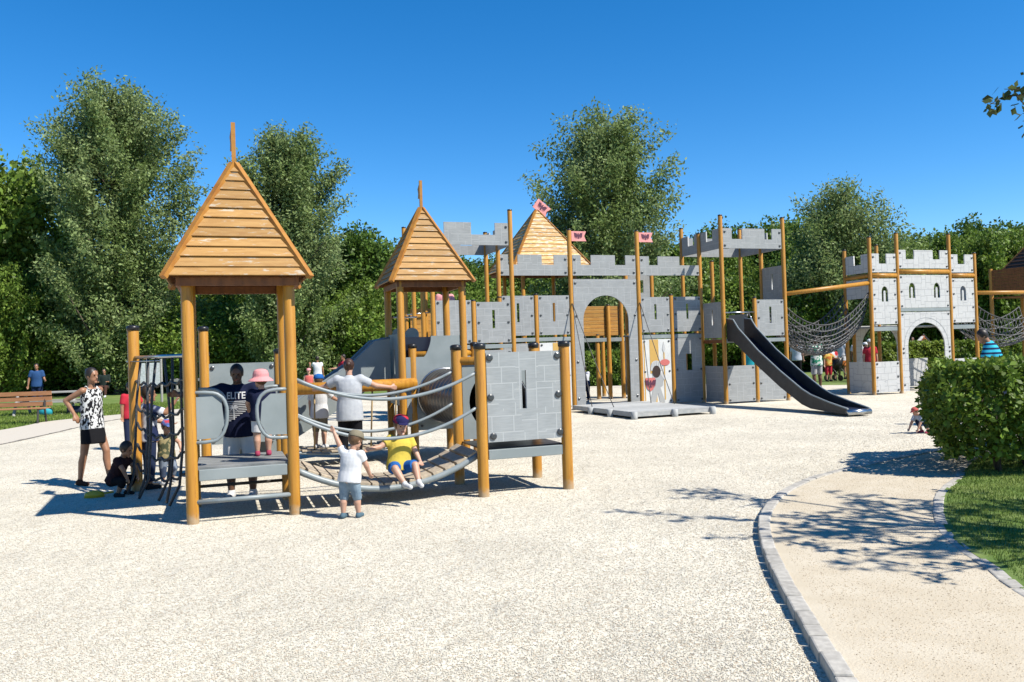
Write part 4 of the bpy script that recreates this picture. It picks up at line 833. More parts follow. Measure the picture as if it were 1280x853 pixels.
slab('back_arch_panel', t, 1.095, 1.9, 0, br_, 'white', .03); deck(t, 0.03, .05, 4.09, 1.9, 2.04, 8); slab('low_panel', t, 3.15, 1.9, 0, rect(0, .06, .9, .98), 'white', .03)

# rope net bridges
def hammock(label, p0, p1, q0, q1, zt0, zb0, zt1, zb1, drop, nl, ncr, zlog0, zlog1):
    base = p0.copy(); t = thing('rope_net_bridge', label, 'rope net', base)
    bar(t, [Vector((0, 0, zlog0)), p1-base+Vector((0, 0, zlog1))], .062, 'post', 'top_log', 14)
    def pt(s, c):   # s along, c across -1 near .. 1 far
        a = p0.lerp(q0, (c+1)/2); b = p1.lerp(q1, (c+1)/2); x = a.lerp(b, s); zb = zb0+(zb1-zb0)*s; zt = zt0+(zt1-zt0)*s
        x = x.copy(); x.z = zb+(zt-zb)*abs(c)**2.2-4*drop*s*(1-s); return x-base
    mb = MB()
    for i in range(nl): c = -1+2*i/(nl-1); mb.tube([pt(k/16, c) for k in range(17)], .017, 6)
    for k in range(ncr+1): s = k/ncr; mb.tube([pt(s, -1+2*i/16)+Vector((0, 0, rw.uniform(-.012, .012))) for i in range(17)], .011, 5)
    mb.build('net', MAT['netrope'], t, smooth=True)
    for c in (-1, 1): bar(t, [pt(k/16, c) for k in range(17)], .02, 'rope', 'edge_rope')
    return t
hammock('black rope net bridge hanging between the right grey tower and the white castle', fr(G0, 6.25, -1.0), W0+Vector((-.06, .02, 0)), fr(G0, 6.25, 0.0), W0+Vector((-.41, 1.0, 0)), 2.65, 1.92, 3.05, 2.0, .72, 21, 26, 3.04, 3.34)
e0 = fr((W0.x, W0.y), 4.18, 0); e1 = fr((W0.x, W0.y), 7.2, 0)
hammock('black rope net bridge at the right edge, between the white castle and the brown hut', e0, e1, fr((W0.x, W0.y), 4.18, 1.0), fr((W0.x, W0.y), 7.2, 1.0), 2.6, 1.75, 2.6, 1.75, .45, 13, 20, 3.02, 3.02)
# brown hut at the right edge
t = thing('lookout_hut', 'brown plank lookout hut with a dark roof at the right edge of the picture', 'hut', (18.92, 30.3, 0), A0)
for u, v in ((0, 0), (1.6, 0), (0, 1.5), (1.6, 1.5)): post(t, u, v, 4.2, .07, None)
mb = MB(); m2 = MB()
for k in range(8): mb.box((.85, 0, 3.25+.12*k), (1.75, .04, .112)); m2.box((0, .78, 3.25+.12*k), (.04, 1.45, .112))
mb.build('plank_wall', MAT['brown'], t); m2.build('plank_wall', MAT['brown'], t)
mb = MB()
for k in range(9): mb.box((1.0, 0, 1.7+.13*k), (.8, .04, .10))
mb.build('plank_panel', MAT['brown'], t); deck(t, 0, 0, 1.6, 1.5, 3.1, 6, 'brown')
pyramid_roof(t, 2.2, .75, 4.2, 1.12, 1.7, 12, 'darkroof')
#PART3
# ------------------------------------------------------------------ street furniture at left
def at(px, py, z=0):
    d = fw + rt*((px-640)/1035) + up*((426.5-py)/1035); k = (z-CAM_H)/d.z; return Vector((d.x*k, d.y*k, z))
t = thing('park_bench', 'wooden slatted park bench on the grass at the left edge, seen from behind its end', 'bench', (-14.75, 24.3, -.02), R(8))
for i in range(3): MB().box((0, .10-.02*i, .56+.155*i), (2.2, .03, .125)).build('back_slat', MAT['benchwood'], t, bevel=.006)
for i in range(3): MB().box((0, -.08-.15*i, .45), (2.2, .13, .035)).build('seat_slat', MAT['benchwood'], t, bevel=.006)
for x in (-.9, .9):
    MB().tube([(x, .13, .95), (x, .06, .45), (x, .16, 0)], .032, 8).build('leg', MAT['iron'], t); MB().tube([(x, -.40, .42), (x, -.46, 0)], .03, 8).build('leg', MAT['iron'], t)
    MB().tube([(x, .06, .42), (x, -.42, .42)], .025, 8).build('seat_frame', MAT['iron'], t)
t = thing('picnic_table', 'weathered grey picnic table behind the wooden bench', 'table', (-16.0, 28.6, -.02), R(10))
tp = MB()
for i in range(5): tp.box((0, -.32+.16*i, .76), (2.6, .145, .045))
tp.build('tabletop', MAT['tablewood'], t)
for y in (-.75, .75):
    m = MB(); m.box((0, y-.07, .45), (2.6, .13, .045)); m.box((0, y+.08, .45), (2.6, .13, .045)); m.build('bench_seat', MAT['tablewood'], t)
for x in (-.9, .9):
    for s in (-1, 1): MB().tube([(x, s*.3, .74), (x, s*.72, 0)], .05, 8).build('leg', MAT['tablewood'], t)
    MB().box((x, 0, .42), (.06, 1.7, .10)).build('crossbar', MAT['tablewood'], t)
p = at(57, 519); mb = MB(); mb.loft([((0, 0, 0), Vector((.22, 0, 0)), Vector((0, .14, 0))), ((0, 0, .18), Vector((.24, 0, 0)), Vector((0, .15, 0))), ((0, 0, .28), Vector((.16, 0, 0)), Vector((0, .08, 0)))], 16)
t = thing('sports_bag', 'turquoise bag with dark straps on the grass under the picnic table', 'bag', (p.x, p.y, -.02)); mb.build('bag_body', M('turquoise_cloth', (.02, .35, .42), .7), t, smooth=True)
MB().tube([(-.12, 0, .26), (-.08, 0, .36), (.08, 0, .36), (.12, 0, .26)], .015, 6).build('strap', MAT['black'], t, smooth=True)
t = thing('dark_bag', 'navy bag on the grass under the picnic table, right of the turquoise bag', 'bag', (-14.9, 28.2, -.02))
mb = MB(); mb.loft([((0, 0, 0), Vector((.3, 0, 0)), Vector((0, .15, 0))), ((0, 0, .2), Vector((.32, 0, 0)), Vector((0, .16, 0))), ((0, 0, .28), Vector((.24, 0, 0)), Vector((0, .08, 0)))], 16); mb.build('bag_body', M('navy_cloth', (.015, .02, .05), .7), t, smooth=True)
MB().tube([(-.16, 0, .26), (-.1, 0, .38), (.1, 0, .38), (.16, 0, .26)], .015, 6).build('strap', MAT['black'], t, smooth=True)
t = thing('information_sign', 'white two-panel information sign seen through the climbing net', 'sign', (-15.0, 34.0, -.02), R(4))
for x in (-.52, 0, .55): MB().tube([(x, 0, 0), (x, 0, 1.8)], .05, 10).build('sign_post', MAT['tablewood'], t)
for x, w_ in ((-.27, .42), (.29, .44)): MB().box((x, -.055, 1.18), (w_, .03, .95)).build('sign_board', MAT['sign'], t)
t = thing('wooden_railing', 'grey wooden railing at the lawn edge behind the climbing net', 'railing', (-14.0, 35.2, -.02), R(-3))
for x in (-.3, .9, 2.1): MB().tube([(x, 0, 0), (x, 0, .95)], .055, 10).build('railing_post', MAT['tablewood'], t)
for z in (.45, .88): MB().box((.9, -.06, z), (2.9, .05, .11)).build('rail', MAT['tablewood'], t)
p = at(118, 622); t = thing('sand_toy', 'yellow sand mould toy lying on the gravel beside the crouching toddler', 'toy', (p.x, p.y, 0), .3)
mb = MB(); mb.loft([((0, 0, 0), Vector((.12, 0, 0)), Vector((0, .06, 0))), ((0, 0, .06), Vector((.11, 0, 0)), Vector((0, .055, 0))), ((0, 0, .085), Vector((.05, 0, 0)), Vector((0, .03, 0)))], 14); mb.build('toy_body', MAT['toy_yellow'], t, smooth=True); MB().tube([(.1, 0, .04), (.22, .02, .05)], .012, 6).build('toy_handle', MAT['toy_yellow'], t)

# ------------------------------------------------------------------ people
def cloth(name, a, b=None, **k): return M(name, a, .85, b, k.pop('scale', 7), bump=.6, bscale=11, spec=.1, **k)
SK = {'l': M('skin_light', (.56, .33, .23), .5, (.50, .27, .18), 7), 't': M('skin_tan', (.36, .18, .10), .45, (.31, .15, .08), 7), 'd': M('skin_dark', (.16, .08, .045), .45, (.13, .06, .035), 7)}
EYE = M('eye', (.02, .012, .01), .2); LIP = M('lip', (.32, .10, .08), .5)
HAIR = {'dark': M('hair_dark', (.018, .012, .009), .5, (.03, .02, .013), 40), 'brown': M('hair_brown', (.10, .05, .022), .5, (.15, .08, .035), 40), 'red': M('hair_reddish', (.040, .017, .010), .5, (.075, .03, .016), 40)}
def remesh(name, mb, voxel, mats, parent=None, smooth=4):
    me = bpy.data.meshes.new('tmp'); me.from_pydata(mb.v, [], mb.f); me.update(); o = bpy.data.objects.new('tmp', me); C.objects.link(o)
    bm = bmesh.new(); bm.from_mesh(me); bmesh.ops.recalc_face_normals(bm, faces=bm.faces[:]); bm.to_mesh(me); bm.free()
    m = o.modifiers.new('r', 'REMESH'); m.mode = 'VOXEL'; m.voxel_size = voxel; m.use_smooth_shade = True
    if smooth: s = o.modifiers.new('s', 'SMOOTH'); s.factor = .5; s.iterations = smooth
    bpy.context.view_layer.update(); me2 = evald(o); bpy.data.objects.remove(o); bpy.data.meshes.remove(me)
    me2.name = name; me2.materials.clear()
    for q in mats: me2.materials.append(q)
    me2.shade_smooth(); return place(name, me2, parent)
def person(label, loc, face, H, age='adult', skin='t', pose=None, top=None, sleeve=.5, bottom=None, leg=.5, skirt=False, hair='dark', style='short', hat=None, shoes=None, group=None, build=1.0, detail=1.0, zoff=None, shirt_len=0, cat='person', straps=False):
    """face: ground direction the person looks; pose gives limb directions in body axes (x right, y forward, z up)"""
    po = dict(spine=(0, 0, 1), armL=((-.22, .03, -1), (-.08, .15, -1)), armR=((.22, .03, -1), (.08, .15, -1)), legL=((-.06, .03, -1), (0, -.05, -1)), legR=((.06, .03, -1), (0, -.05, -1)), headyaw=0, headpitch=0, headtilt=0)
    po.update(pose or {}); hs = {'adult': 1.0, 'child': 1.22, 'toddler': 1.55}[age]
    V_ = Vector; nm = lambda v: V_(v).normalized()
    hh = .135*hs; legl = .50-(hs-1)*.14; th = legl*.50; shn = legl*.46; ank = .045
    torso = 1-hh-.025-legl-ank*.0; torso = 1-hh-legl-.03
    sw = (.105 if age == 'adult' else .105+.012*(hs-1))*build; hw = .050+.006*(hs-1); fat = build*(1+.35*(hs-1))
    ual = .165-(hs-1)*.03; fal = .14-(hs-1)*.025
    sp = nm(po['spine']); Rt = V_((1, 0, 0)); Rt = (Rt-sp*Rt.dot(sp)).normalized(); Fw = sp.cross(Rt)*-1
    if Fw.y < 0 and abs(sp.z) > .3: Fw = -Fw
    def leg_pts(h, L): a = h+nm(L[0])*th; b = a+nm(L[1])*shn; return a, b
    P0 = V_((0, 0, 0)); hips = {'L': P0-Rt*hw, 'R': P0+Rt*hw}; J = {}
    for s in 'LR': J['k'+s], J['a'+s] = leg_pts(hips[s], po['leg'+s])
    zmin = min(J['aL'].z, J['aR'].z)-ank
    if po.get('sit') is not None: zmin = -.075*fat-po['sit']
    sh = V_((0, 0, -zmin))
    P0 = P0+sh
    for s in 'LR': hips[s] = hips[s]+sh; J['k'+s] += sh; J['a'+s] += sh
    top_ = P0+sp*torso; S = {'L': top_-Rt*sw-sp*.035, 'R': top_+Rt*sw-sp*.035}
    for s in 'LR': J['e'+s] = S[s]+nm(po['arm'+s][0])*ual; J['w'+s] = J['e'+s]+nm(po['arm'+s][1])*fal
    hm = Matrix.Rotation(po['headyaw'], 3, 'Z') @ Matrix.Rotation(po['headtilt'], 3, 'Y') @ Matrix.Rotation(po['headpitch'], 3, 'X')
    neckb = top_-sp*.01; hc = top_+sp*.02+(hm @ V_((0, .012, hh*.52)))
    k = H
    def c(v): return V_(v)*k
    b = MB(); F = fat
    tors = [(0.0, .048*F, .062*F), (.12, .055*F, .060*F), (.35, .040*F, .052*F), (.62, .052*F, .058*F), (.85, sw*.72, .045*F)]
    def tc(t): return P0+sp*torso*t
    prev = None
    for tt, wx, r in tors:
        A = tc(tt)-Rt*wx*.62; B_ = tc(tt)+Rt*wx*.62; b.cap(c(A), c(B_), r*k*.92, r*k*.92)
        if prev: b.cap(c(prev[0]), c(A), prev[2]*k*.92, r*k*.92); b.cap(c(prev[1]), c(B_), prev[2]*k*.92, r*k*.92); b.cap(c((prev[0]+prev[1])/2), c((A+B_)/2), prev[2]*k*.9, r*k*.9)
        prev = (A, B_, r)
    b.cap(c(tc(.85)), c(S['L']), .04*F*k, .036*F*k); b.cap(c(tc(.85)), c(S['R']), .04*F*k, .036*F*k)
    b.cap(c(neckb-sp*.02), c(hc-hm @ V_((0, .01, hh*.2))), .034*F*k, .029*k*(.6+.4*hs))
    # head
    hx, hy, hz = hh*.335, hh*.40, hh*.5
    def hp(x, y, z): return hc+hm @ V_((x*hh, y*hh, z*hh))
    b.ell(c(hp(0, -.03, .08)), (hx*k, hy*k, hz*.84*k), hm, 18, 12); b.ell(c(hp(0, .07, -.20)), (hx*.80*k, hy*.74*k, hz*.58*k), hm)
    b.cap(c(hp(0, .36, .02)), c(hp(0, .44, -.13)), .03*hh*k, .055*hh*k); b.ell(c(hp(0, .31, -.40)), (.11*hh*k, .09*hh*k, .08*hh*k), hm)
    for s in (-1, 1): b.ell(c(hp(s*.335, -.02, -.05)), (.03*hh*k, .07*hh*k, .11*hh*k), hm, 8, 6)
    b.cap(c(hp(-.15, .345, .12)), c(hp(.15, .345, .12)), .035*hh*k, .035*hh*k, n=8)
    b.cap(c(hp(-.09, .345, -.25)), c(hp(.09, .345, -.25)), .035*hh*k, .035*hh*k, n=8)
    # limbs
    for s in 'LR':
        b.cap(c(S[s]), c(J['e'+s]), .034*F*k, .026*F*k); b.cap(c(J['e'+s]), c(J['w'+s]), .027*F*k, .018*F*k)
        d = (J['w'+s]-J['e'+s]).normalized(); q = d.cross(Fw).normalized() if abs(d.dot(Fw)) < .95 else d.cross(V_((0, 0, 1))).normalized(); n_ = d.cross(q); hl = .048*(1+.15*(hs-1))
        pa = J['w'+s]; pb = pa+d*hl
        for w2 in (-1, -.33, .33, 1): b.cap(c(pa+q*w2*.008), c(pb+q*w2*.0165), .0115*k, .0095*k, n=8)
        curl = nm(-n_*.0+d); inward = n_ if n_.dot(-Rt if s == 'R' else Rt) > 0 else -n_
        for i, (w2, fl) in enumerate(((-1.25, .033), (-.42, .040), (.42, .038), (1.25, .029))):
            f0 = pb+q*w2*.0135; cu = po.get('curl', .35); f1 = f0+(d+inward*cu).normalized()*fl*.55; f2 = f1+(d*(1-cu*.9)+inward*(cu*1.7+.1)).normalized()*fl*.5
            b.cap(c(f0), c(f1), .0068*k, .0062*k, n=7); b.cap(c(f1), c(f2), .0062*k, .0052*k, n=7)
        tb = pa+d*hl*.35+q*.016; t1 = tb+(q*.8+d*.75+inward*.3).normalized()*.022; t2 = t1+(d+inward*.4+q*.15).normalized()*.019
        b.cap(c(tb), c(t1), .0085*k, .0072*k, n=7); b.cap(c(t1), c(t2), .0072*k, .006*k, n=7)
        b.cap(c(hips[s]), c(J['k'+s]), .056*F*k, .036*F*k); kn = J['k'+s]; an = J['a'+s]; ca = kn.lerp(an, .3)-V_((0, .008, 0))
        b.cap(c(kn), c(ca), .035*F*k, .037*F*k); b.cap(c(ca), c(an), .037*F*k, .021*F*k)
        fd = V_((0, 1, 0)); shd = (an-kn).normalized()
        if po.get('foot'+s): fd = nm(po['foot'+s])
        elif abs(shd.z) < .6: fd = nm(V_((0, .45, 0))+V_((0, 0, 1))*.9)
        J['f'+s] = fd; he = an-fd*.018+shd*.018; toe = an+fd*.085+shd*.026*(1 if abs(shd.z) > .6 else .3)
        b.cap(c(an), c(he), .021*F*k, .02*k); b.cap(c(he), c(toe), .021*k, .015*k)
    yaw = math.atan2(-face[0], face[1]); vox = max(.0055, .0062*H)*detail
    body = remesh('person', b, vox, [SK[skin], EYE, LIP], None, 4); body.location = loc; body.rotation_euler = (0, 0, yaw)
    if zoff: body.location.z += zoff
    me = body.data; ev = [c(hp(sx*.145, .365, .03)) for sx in (-1, 1)]; mv = c(hp(0, .37, -.26)); n = len(me.polygons); mi = np.zeros(n, np.int32); ce = np.zeros(n*3, np.float32); me.polygons.foreach_get('center', ce); ce = ce.reshape(-1, 3)
    for e_ in ev: mi[np.linalg.norm((ce-np.array(e_))*np.array([.75, 1, 1.2]), axis=1) < .06*hh*k] = 1
    dm = ce-np.array(mv); mi[(np.abs(dm[:, 0]) < .10*hh*k) & (np.abs(dm[:, 2]) < .028*hh*k) & (np.abs(dm[:, 1]) < .13*hh*k)] = 2
    me.polygons.foreach_set('material_index', mi)
    tag(body, label, cat, group)
    cv = max(.007, .0085*H)*detail
    def torso_loft(t0, t1, g, flare=0):
        rings = []; N_ = 8
        for i in range(N_+1):
            tt = t0+(t1-t0)*i/N_; wx = np.interp(tt, [-.4, 0, .12, .35, .62, .86, 1.0], [.115, .108, .112, .098, .108, .112, .07])*F*(1 if age == 'adult' else 1.0); wy = np.interp(tt, [-.4, 0, .35, .62, .86, 1.0], [.085, .08, .064, .070, .060, .040])*F
            fl = flare*max(0, (t1-tt)/(t1-t0))
            rings.append((c(tc(tt)+Fw*.002), Rt*k*(wx+g+fl), Fw*k*(wy+g+fl)))
        return rings
    if top:
        m = MB(); m.loft(torso_loft(-.08-shirt_len, .93, .009, .006)); 
        if not straps:
            m.cap(c(tc(.86)-Rt*sw*.5), c(S['L']+V_((0, 0, .004))), .046*F*k, .047*F*k); m.cap(c(tc(.86)+Rt*sw*.5), c(S['R']+V_((0, 0, .004))), .046*F*k, .047*F*k); m.cap(c(tc(.9)), c(tc(.99)), .052*F*k, .040*F*k, False, True)
            for s in 'LR':
                if sleeve <= 1: m.cap(c(S[s]), c(S[s].lerp(J['e'+s], max(sleeve, .12))), .046*F*k, .042*F*k, False, True)
                else:
                    m.cap(c(S[s]), c(J['e'+s]), .044*F*k, .035*F*k); m.cap(c(J['e'+s]), c(J['e'+s].lerp(J['w'+s], sleeve-1)), .035*F*k, .028*F*k, False, True)
        else:
            for s in (-1, 1): m.cap(c(tc(.85)+Rt*s*.05+Fw*.045), c(tc(1.0)+Rt*s*.055), .010*k, .010*k); m.cap(c(tc(.85)+Rt*s*.05-Fw*.045), c(tc(1.0)+Rt*s*.055), .010*k, .010*k)
        o = remesh('top', m, cv, [top], body, 3)
        body_top = o
    else: body_top = None
    if bottom:
        m = MB()
        if skirt: 
            mid = (J['kL']+J['kR'])/2; r0_ = torso_loft(0, .33, .010); e_ = tc(0).lerp(mid, leg)
            m.loft([(c(e_), Rt*k*.135*F, Fw*k*.105*F), (c(tc(0).lerp(e_, .5)), Rt*k*.128*F, Fw*k*.100*F)]+r0_)
        else:
            m.loft(torso_loft(-.02, .22, .006)); 
            for s in 'LR':
                m.ell(c(hips[s]), .068*F*k)
                if leg <= 1: m.cap(c(hips[s]), c(hips[s].lerp(J['k'+s], leg)), .066*F*k, (.066-.014*leg)*F*k, False, True)
                else:
                    m.cap(c(hips[s]), c(J['k'+s]), .066*F*k, .047*F*k); m.cap(c(J['k'+s]), c(J['k'+s].lerp(J['a'+s], leg-1)), .047*F*k, .038*F*k, False, True)
        remesh('skirt' if skirt else ('shorts' if leg < 1.4 else 'trousers'), m, cv, [bottom], body, 3)
    if style != 'bald':
        m = MB(); m.ell(c(hp(0, -.075, .115)), (.375*hh*k, .405*hh*k, .455*hh*k), hm, 18, 12)
        if style in ('short',): pass
        if style == 'bun': m.ell(c(hp(0, -.38, .34)), .17*hh*k); m.ell(c(hp(0, -.25, .22)), .25*hh*k)
        if style == 'ponybun': m.ell(c(hp(0, -.46, .10)), .21*hh*k); m.cap(c(hp(0, -.44, 0)), c(hp(0, -.42, -.32)), .12*hh*k, .05*hh*k)
        if style == 'long': m.cap(c(hp(-.16, -.2, 0)), c(hp(-.14, -.26, -.65)), .24*hh*k, .15*hh*k); m.cap(c(hp(.16, -.2, 0)), c(hp(.14, -.26, -.65)), .24*hh*k, .15*hh*k)
        remesh('hair', m, cv*.8, [HAIR[hair]], body, 2)
    if hat:
        kind, hmat = hat; m = MB()
        X_, Y_, Z_ = hm @ V_((1, 0, 0)), hm @ V_((0, 1, 0)), hm @ V_((0, 0, 1))
        def rg(z, rx, ry, yo=-.03): return (c(hp(0, yo, z)), X_*rx*hh*k, Y_*ry*hh*k)
        if kind == 'cap': m.loft([rg(.18, .43, .47), rg(.30, .43, .47), rg(.46, .38, .41), rg(.56, .26, .28), rg(.60, .08, .08)]); m.loft([(c(hp(0, .50, .17)), X_*.28*hh*k, Y_*.26*hh*k), (c(hp(0, .48, .21)), X_*.28*hh*k, Y_*.26*hh*k)])
        else: m.loft([rg(-.10, .72, .76), rg(-.02, .66, .70), rg(.14, .45, .48), rg(.34, .44, .47), rg(.50, .38, .41), rg(.58, .28, .30), rg(.62, .1, .1)])
        remesh('cap' if kind == 'cap' else 'sun_hat', m, cv*.8, [hmat], body, 1)
    if shoes:
        for s in 'LR':
            m = MB(); an = J['a'+s]; fd = J['f'+s]; shd = (an-J['k'+s]).normalized(); he = an-fd*.020+shd*.022; toe = an+fd*.088+shd*.028*(1 if abs(shd.z) > .6 else .3)
            m.cap(c(he), c(toe), .027*F*k, .022*F*k); m.cap(c(an+shd*.0), c(he), .027*F*k, .027*F*k); remesh('shoe', m, cv*.8, [shoes], body, 2)
    body['_'] = 0; del body['_']
    return body, body_top, dict(c=c, tc=tc, Fw=Fw, Rt=Rt, sp=sp, k=k, F=F, hp=hp, hh=hh)
def decal(shirt, me, mat, parent, name, front=1):
    """lays a flat x/z design onto the front of a garment"""
    bvh = BVHTree.FromPolygons([v.co for v in shirt.data.vertices], [list(p.vertices) for p in shirt.data.polygons])
    for v in me.vertices:
        h = bvh.ray_cast(Vector((v.co.x, 2*front, v.co.z)), Vector((0, -front, 0)))
        v.co.y = (h[0].y if h[0] else 0)+front*.006
    me.materials.clear(); me.materials.append(mat); return place(name, me, parent)
def stripes(name, a, b, period, duty=.5, axis=2, soft=0):
    m = bpy.data.materials.new(name); m.use_nodes = True; t = m.node_tree; N = t.nodes; L = t.links; bs = N['Principled BSDF']; bs.inputs['Roughness'].default_value = .85; bs.inputs['Specular IOR Level'].default_value = .1
    tc = N.new('ShaderNodeTexCoord'); sp = N.new('ShaderNodeSeparateXYZ'); L.new(tc.outputs['Object'], sp.inputs[0])
    mo = N.new('ShaderNodeMath'); mo.operation = 'MODULO'; mo.inputs[1].default_value = period; L.new(sp.outputs[axis], mo.inputs[0])
    gt = N.new('ShaderNodeMath'); gt.operation = 'GREATER_THAN'; gt.inputs[1].default_value = period*duty; L.new(mo.outputs[0], gt.inputs[0])
    mx = N.new('ShaderNodeMixRGB'); L.new(gt.outputs[0], mx.inputs[0]); mx.inputs[1].default_value = (*a, 1); mx.inputs[2].default_value = (*b, 1); L.new(mx.outputs[0], bs.inputs['Base Color']); return m
def blotch(name, a, b, scale, at_=.5, stretch=(1, 1, 1)):
    return M(name, a, .85, b, scale, stretch, lo=at_-.02, hi=at_+.02, detail=2, bump=.2, bscale=9, spec=.1)
WHT = cloth('white_cloth', (.74, .74, .74), (.66, .67, .69)); NAVY = cloth('navy_cloth_top', (.012, .016, .045)); BLK = cloth('black_cloth', (.012, .012, .014)); DENIM = cloth('denim', (.17, .24, .31), (.28, .36, .42), scale=12)
JEAN = cloth('dark_jeans', (.02, .03, .07)); GRY = cloth('grey_marl', (.50, .52, .54), (.44, .46, .49), scale=20); YEL = cloth('yellow_cloth', (.66, .50, .08), (.60, .46, .08)); BLU = cloth('blue_cloth', (.02, .12, .38)); PNK = cloth('pink_cloth', (.75, .32, .33)); RED = cloth('red_cloth', (.48, .03, .05)); TEAL = cloth('teal_cloth', (.02, .30, .36)); KHK = cloth('khaki', (.23, .20, .14)); ORG = cloth('orange_cloth', (.6, .2, .05)); COR = cloth('coral_cloth', (.62, .14, .12)); NAV2 = cloth('blue_polo', (.03, .08, .20)); BRN = cloth('brown_cloth', (.08, .04, .03)); GRN = blotch('green_white_cloth', (.65, .70, .66), (.03, .25, .15), 9, .5)
SHOE_D = cloth('dark_shoe', (.03, .03, .03)); SHOE_W = cloth('white_shoe', (.6, .6, .6)); SHOE_B = cloth('blue_shoe', (.09, .15, .19)); SHOE_P = cloth('pink_shoe', (.35, .05, .10)); SANDAL = cloth('sandal', (.06, .03, .02))

# woman with patterned top at left
PATT = blotch('black_white_print', (.68, .68, .66), (.015, .015, .018), 24, .5, (1.5, 1.5, .9))
person('standing woman in a black and white patterned top and black skirt, hand behind her hip', at(117, 606), (.82, -.30), 1.60, skin='t', build=.86,
       pose=dict(armL=((-.45, -.75, -.55), (.25, .55, -.8)), armR=((.35, -.85, -.50), (-.2, .45, -.85)), legR=((.06, -.12, -1), (.04, -.18, -1)), legL=((-.02, .42, -1), (.0, .12, -1)), headyaw=.0, headpitch=-.05), top=PATT, straps=True, shirt_len=.03, bottom=BLK, skirt=True, leg=.66, hair='dark', style='bun', shoes=SANDAL)
# crouching toddler in the shadow
person('toddler in dark clothes crouching in the shade beside the climbing net post', at(143, 620), (.95, -.12), .92, 'toddler', 't', dict(spine=(0, .45, 1), legL=((-.25, 1, .05), (-.05, -.45, -1)), legR=((.25, 1, .05), (.05, -.45, -1)), armL=((-.15, .7, -.8), (.1, .4, -1)), armR=((.15, .7, -.8), (-.1, .4, -1)), headpitch=-.35), top=cloth('dark_maroon_cloth', (.035, .018, .02)), sleeve=.6, bottom=BLK, leg=1.5, hair='dark', shoes=SHOE_D)
# boy behind the net
person('boy with dark hair in a white and navy shirt and jeans behind the climbing net', at(187, 611), (.75, .45), 1.34, 'child', 't', dict(armR=((.25, .75, -.25), (.0, .6, .7)), armL=((-.2, .5, -.8), (0, .7, -.2))), top=blotch('navy_white_cloth', (.62, .64, .68), (.02, .03, .08), 3.2, .52), sleeve=.9, bottom=JEAN, leg=1.85, hair='dark', shoes=SHOE_D)
person('toddler in a blue and red cap and khaki vest behind the climbing net', at(209, 606), (.75, -.6), .86, 'toddler', 'l', dict(armR=((.75, .35, -.35), (.5, .4, .3)), armL=((-.6, .2, -.7), (.1, .5, -.7)), legL=((-.1, .5, -1), (0, -.4, -1)), headpitch=-.2), top=blotch('camouflage_vest', (.30, .25, .13), (.08, .09, .05), 14), sleeve=.4, bottom=blotch('patched_jeans', (.05, .07, .12), (.20, .24, .30), 6), leg=1.6, hair='brown', hat=('cap', blotch('blue_red_cap', (.10, .16, .40), (.45, .05, .07), 5)), shoes=SHOE_W)
person('child in a red shirt partly hidden behind the climbing net post', at(165, 562), (.7, -.5), 1.28, 'child', 't', dict(armL=((-.5, 0, -.9), (-.1, .2, -1))), top=RED, sleeve=.7, bottom=JEAN, leg=1.7, hair='dark', shoes=SHOE_D, detail=1.3)
# man with lettered shirt
mp = at(303, 622)
mb_, mt, mi_ = person('man in a navy ELITE T-shirt and white shorts standing behind the tower deck', mp, (.10, -1), 1.60, skin='d', build=1.12,
       pose=dict(spine=(0, .16, 1), armR=((.95, .35, -.22), (.9, .35, .12)), armL=((-.5, .35, -.85), (-.1, 1, .12)), legL=((-.12, .0, -1), (0, -.02, -1)), legR=((.12, .0, -1), (0, -.02, -1)), headpitch=-.22, headyaw=.1), top=NAVY, sleeve=.75, bottom=WHT, leg=.95, shirt_len=.06, hair='dark', shoes=SHOE_W)
def text_mesh(s, size):
    cu = bpy.data.curves.new('t', 'FONT'); cu.body = s; cu.size = size; cu.align_x = 'CENTER'; cu.offset = size*.02; cu.extrude = 0; cu.resolution_u = 3; o = bpy.data.objects.new('t', cu); C.objects.link(o); me = evald(o); bpy.data.objects.remove(o)
    for v in me.vertices: v.co = (-v.co.x*.82, 0, v.co.y)
    bm = bmesh.new(); bm.from_mesh(me); bmesh.ops.subdivide_edges(bm, edges=bm.edges[:], cuts=2, use_grid_fill=True); bm.to_mesh(me); bm.free(); me.name = 'lettering'; return me
ch = mi_['c'](mi_['tc'](.70)); PRINT = M('white_print', (.72, .72, .72), .8)
me = text_mesh('ELITE', .115)
for v in me.vertices: v.co += Vector((ch.x, 0, ch.z-.0))
decal(mt, me, PRINT, mt, 'shirt_lettering')
shapes = []
for k in range(13):
    zz = ch.z-.03-.021*k; x0, x1 = -.135, .135-.27*max(0, (k-5)/8)
    shapes.append(rect(-x1, zz-.006, -x0, zz+.003))
q = bpy.data.meshes.new('print_lines'); qm = MB()
for pts in shapes:
    (x0, z0), (x1, _), (_, z1), _ = pts
    for i in range(8): a = x0+(x1-x0)*i/8; b_ = x0+(x1-x0)*(i+1)/8; qm.add([(ch.x+a, 0, z0), (ch.x+b_, 0, z0), (ch.x+b_, 0, z1), (ch.x+a, 0, z1)], [(0, 1, 2, 3)])
q.from_pydata(qm.v, [], qm.f); decal(mt, q, PRINT, mt, 'shirt_print')
qm = MB(); cx, cz = ch.x+.03, ch.z-.10
for k in range(8): z0 = cz-.15*k/8; z1 = cz-.15*(k+1)/8; ww = .008; qm.add([(cx-ww, 0, z1), (cx+ww, 0, z1), (cx+ww, 0, z0), (cx-ww, 0, z0)], [(0, 1, 2, 3)])
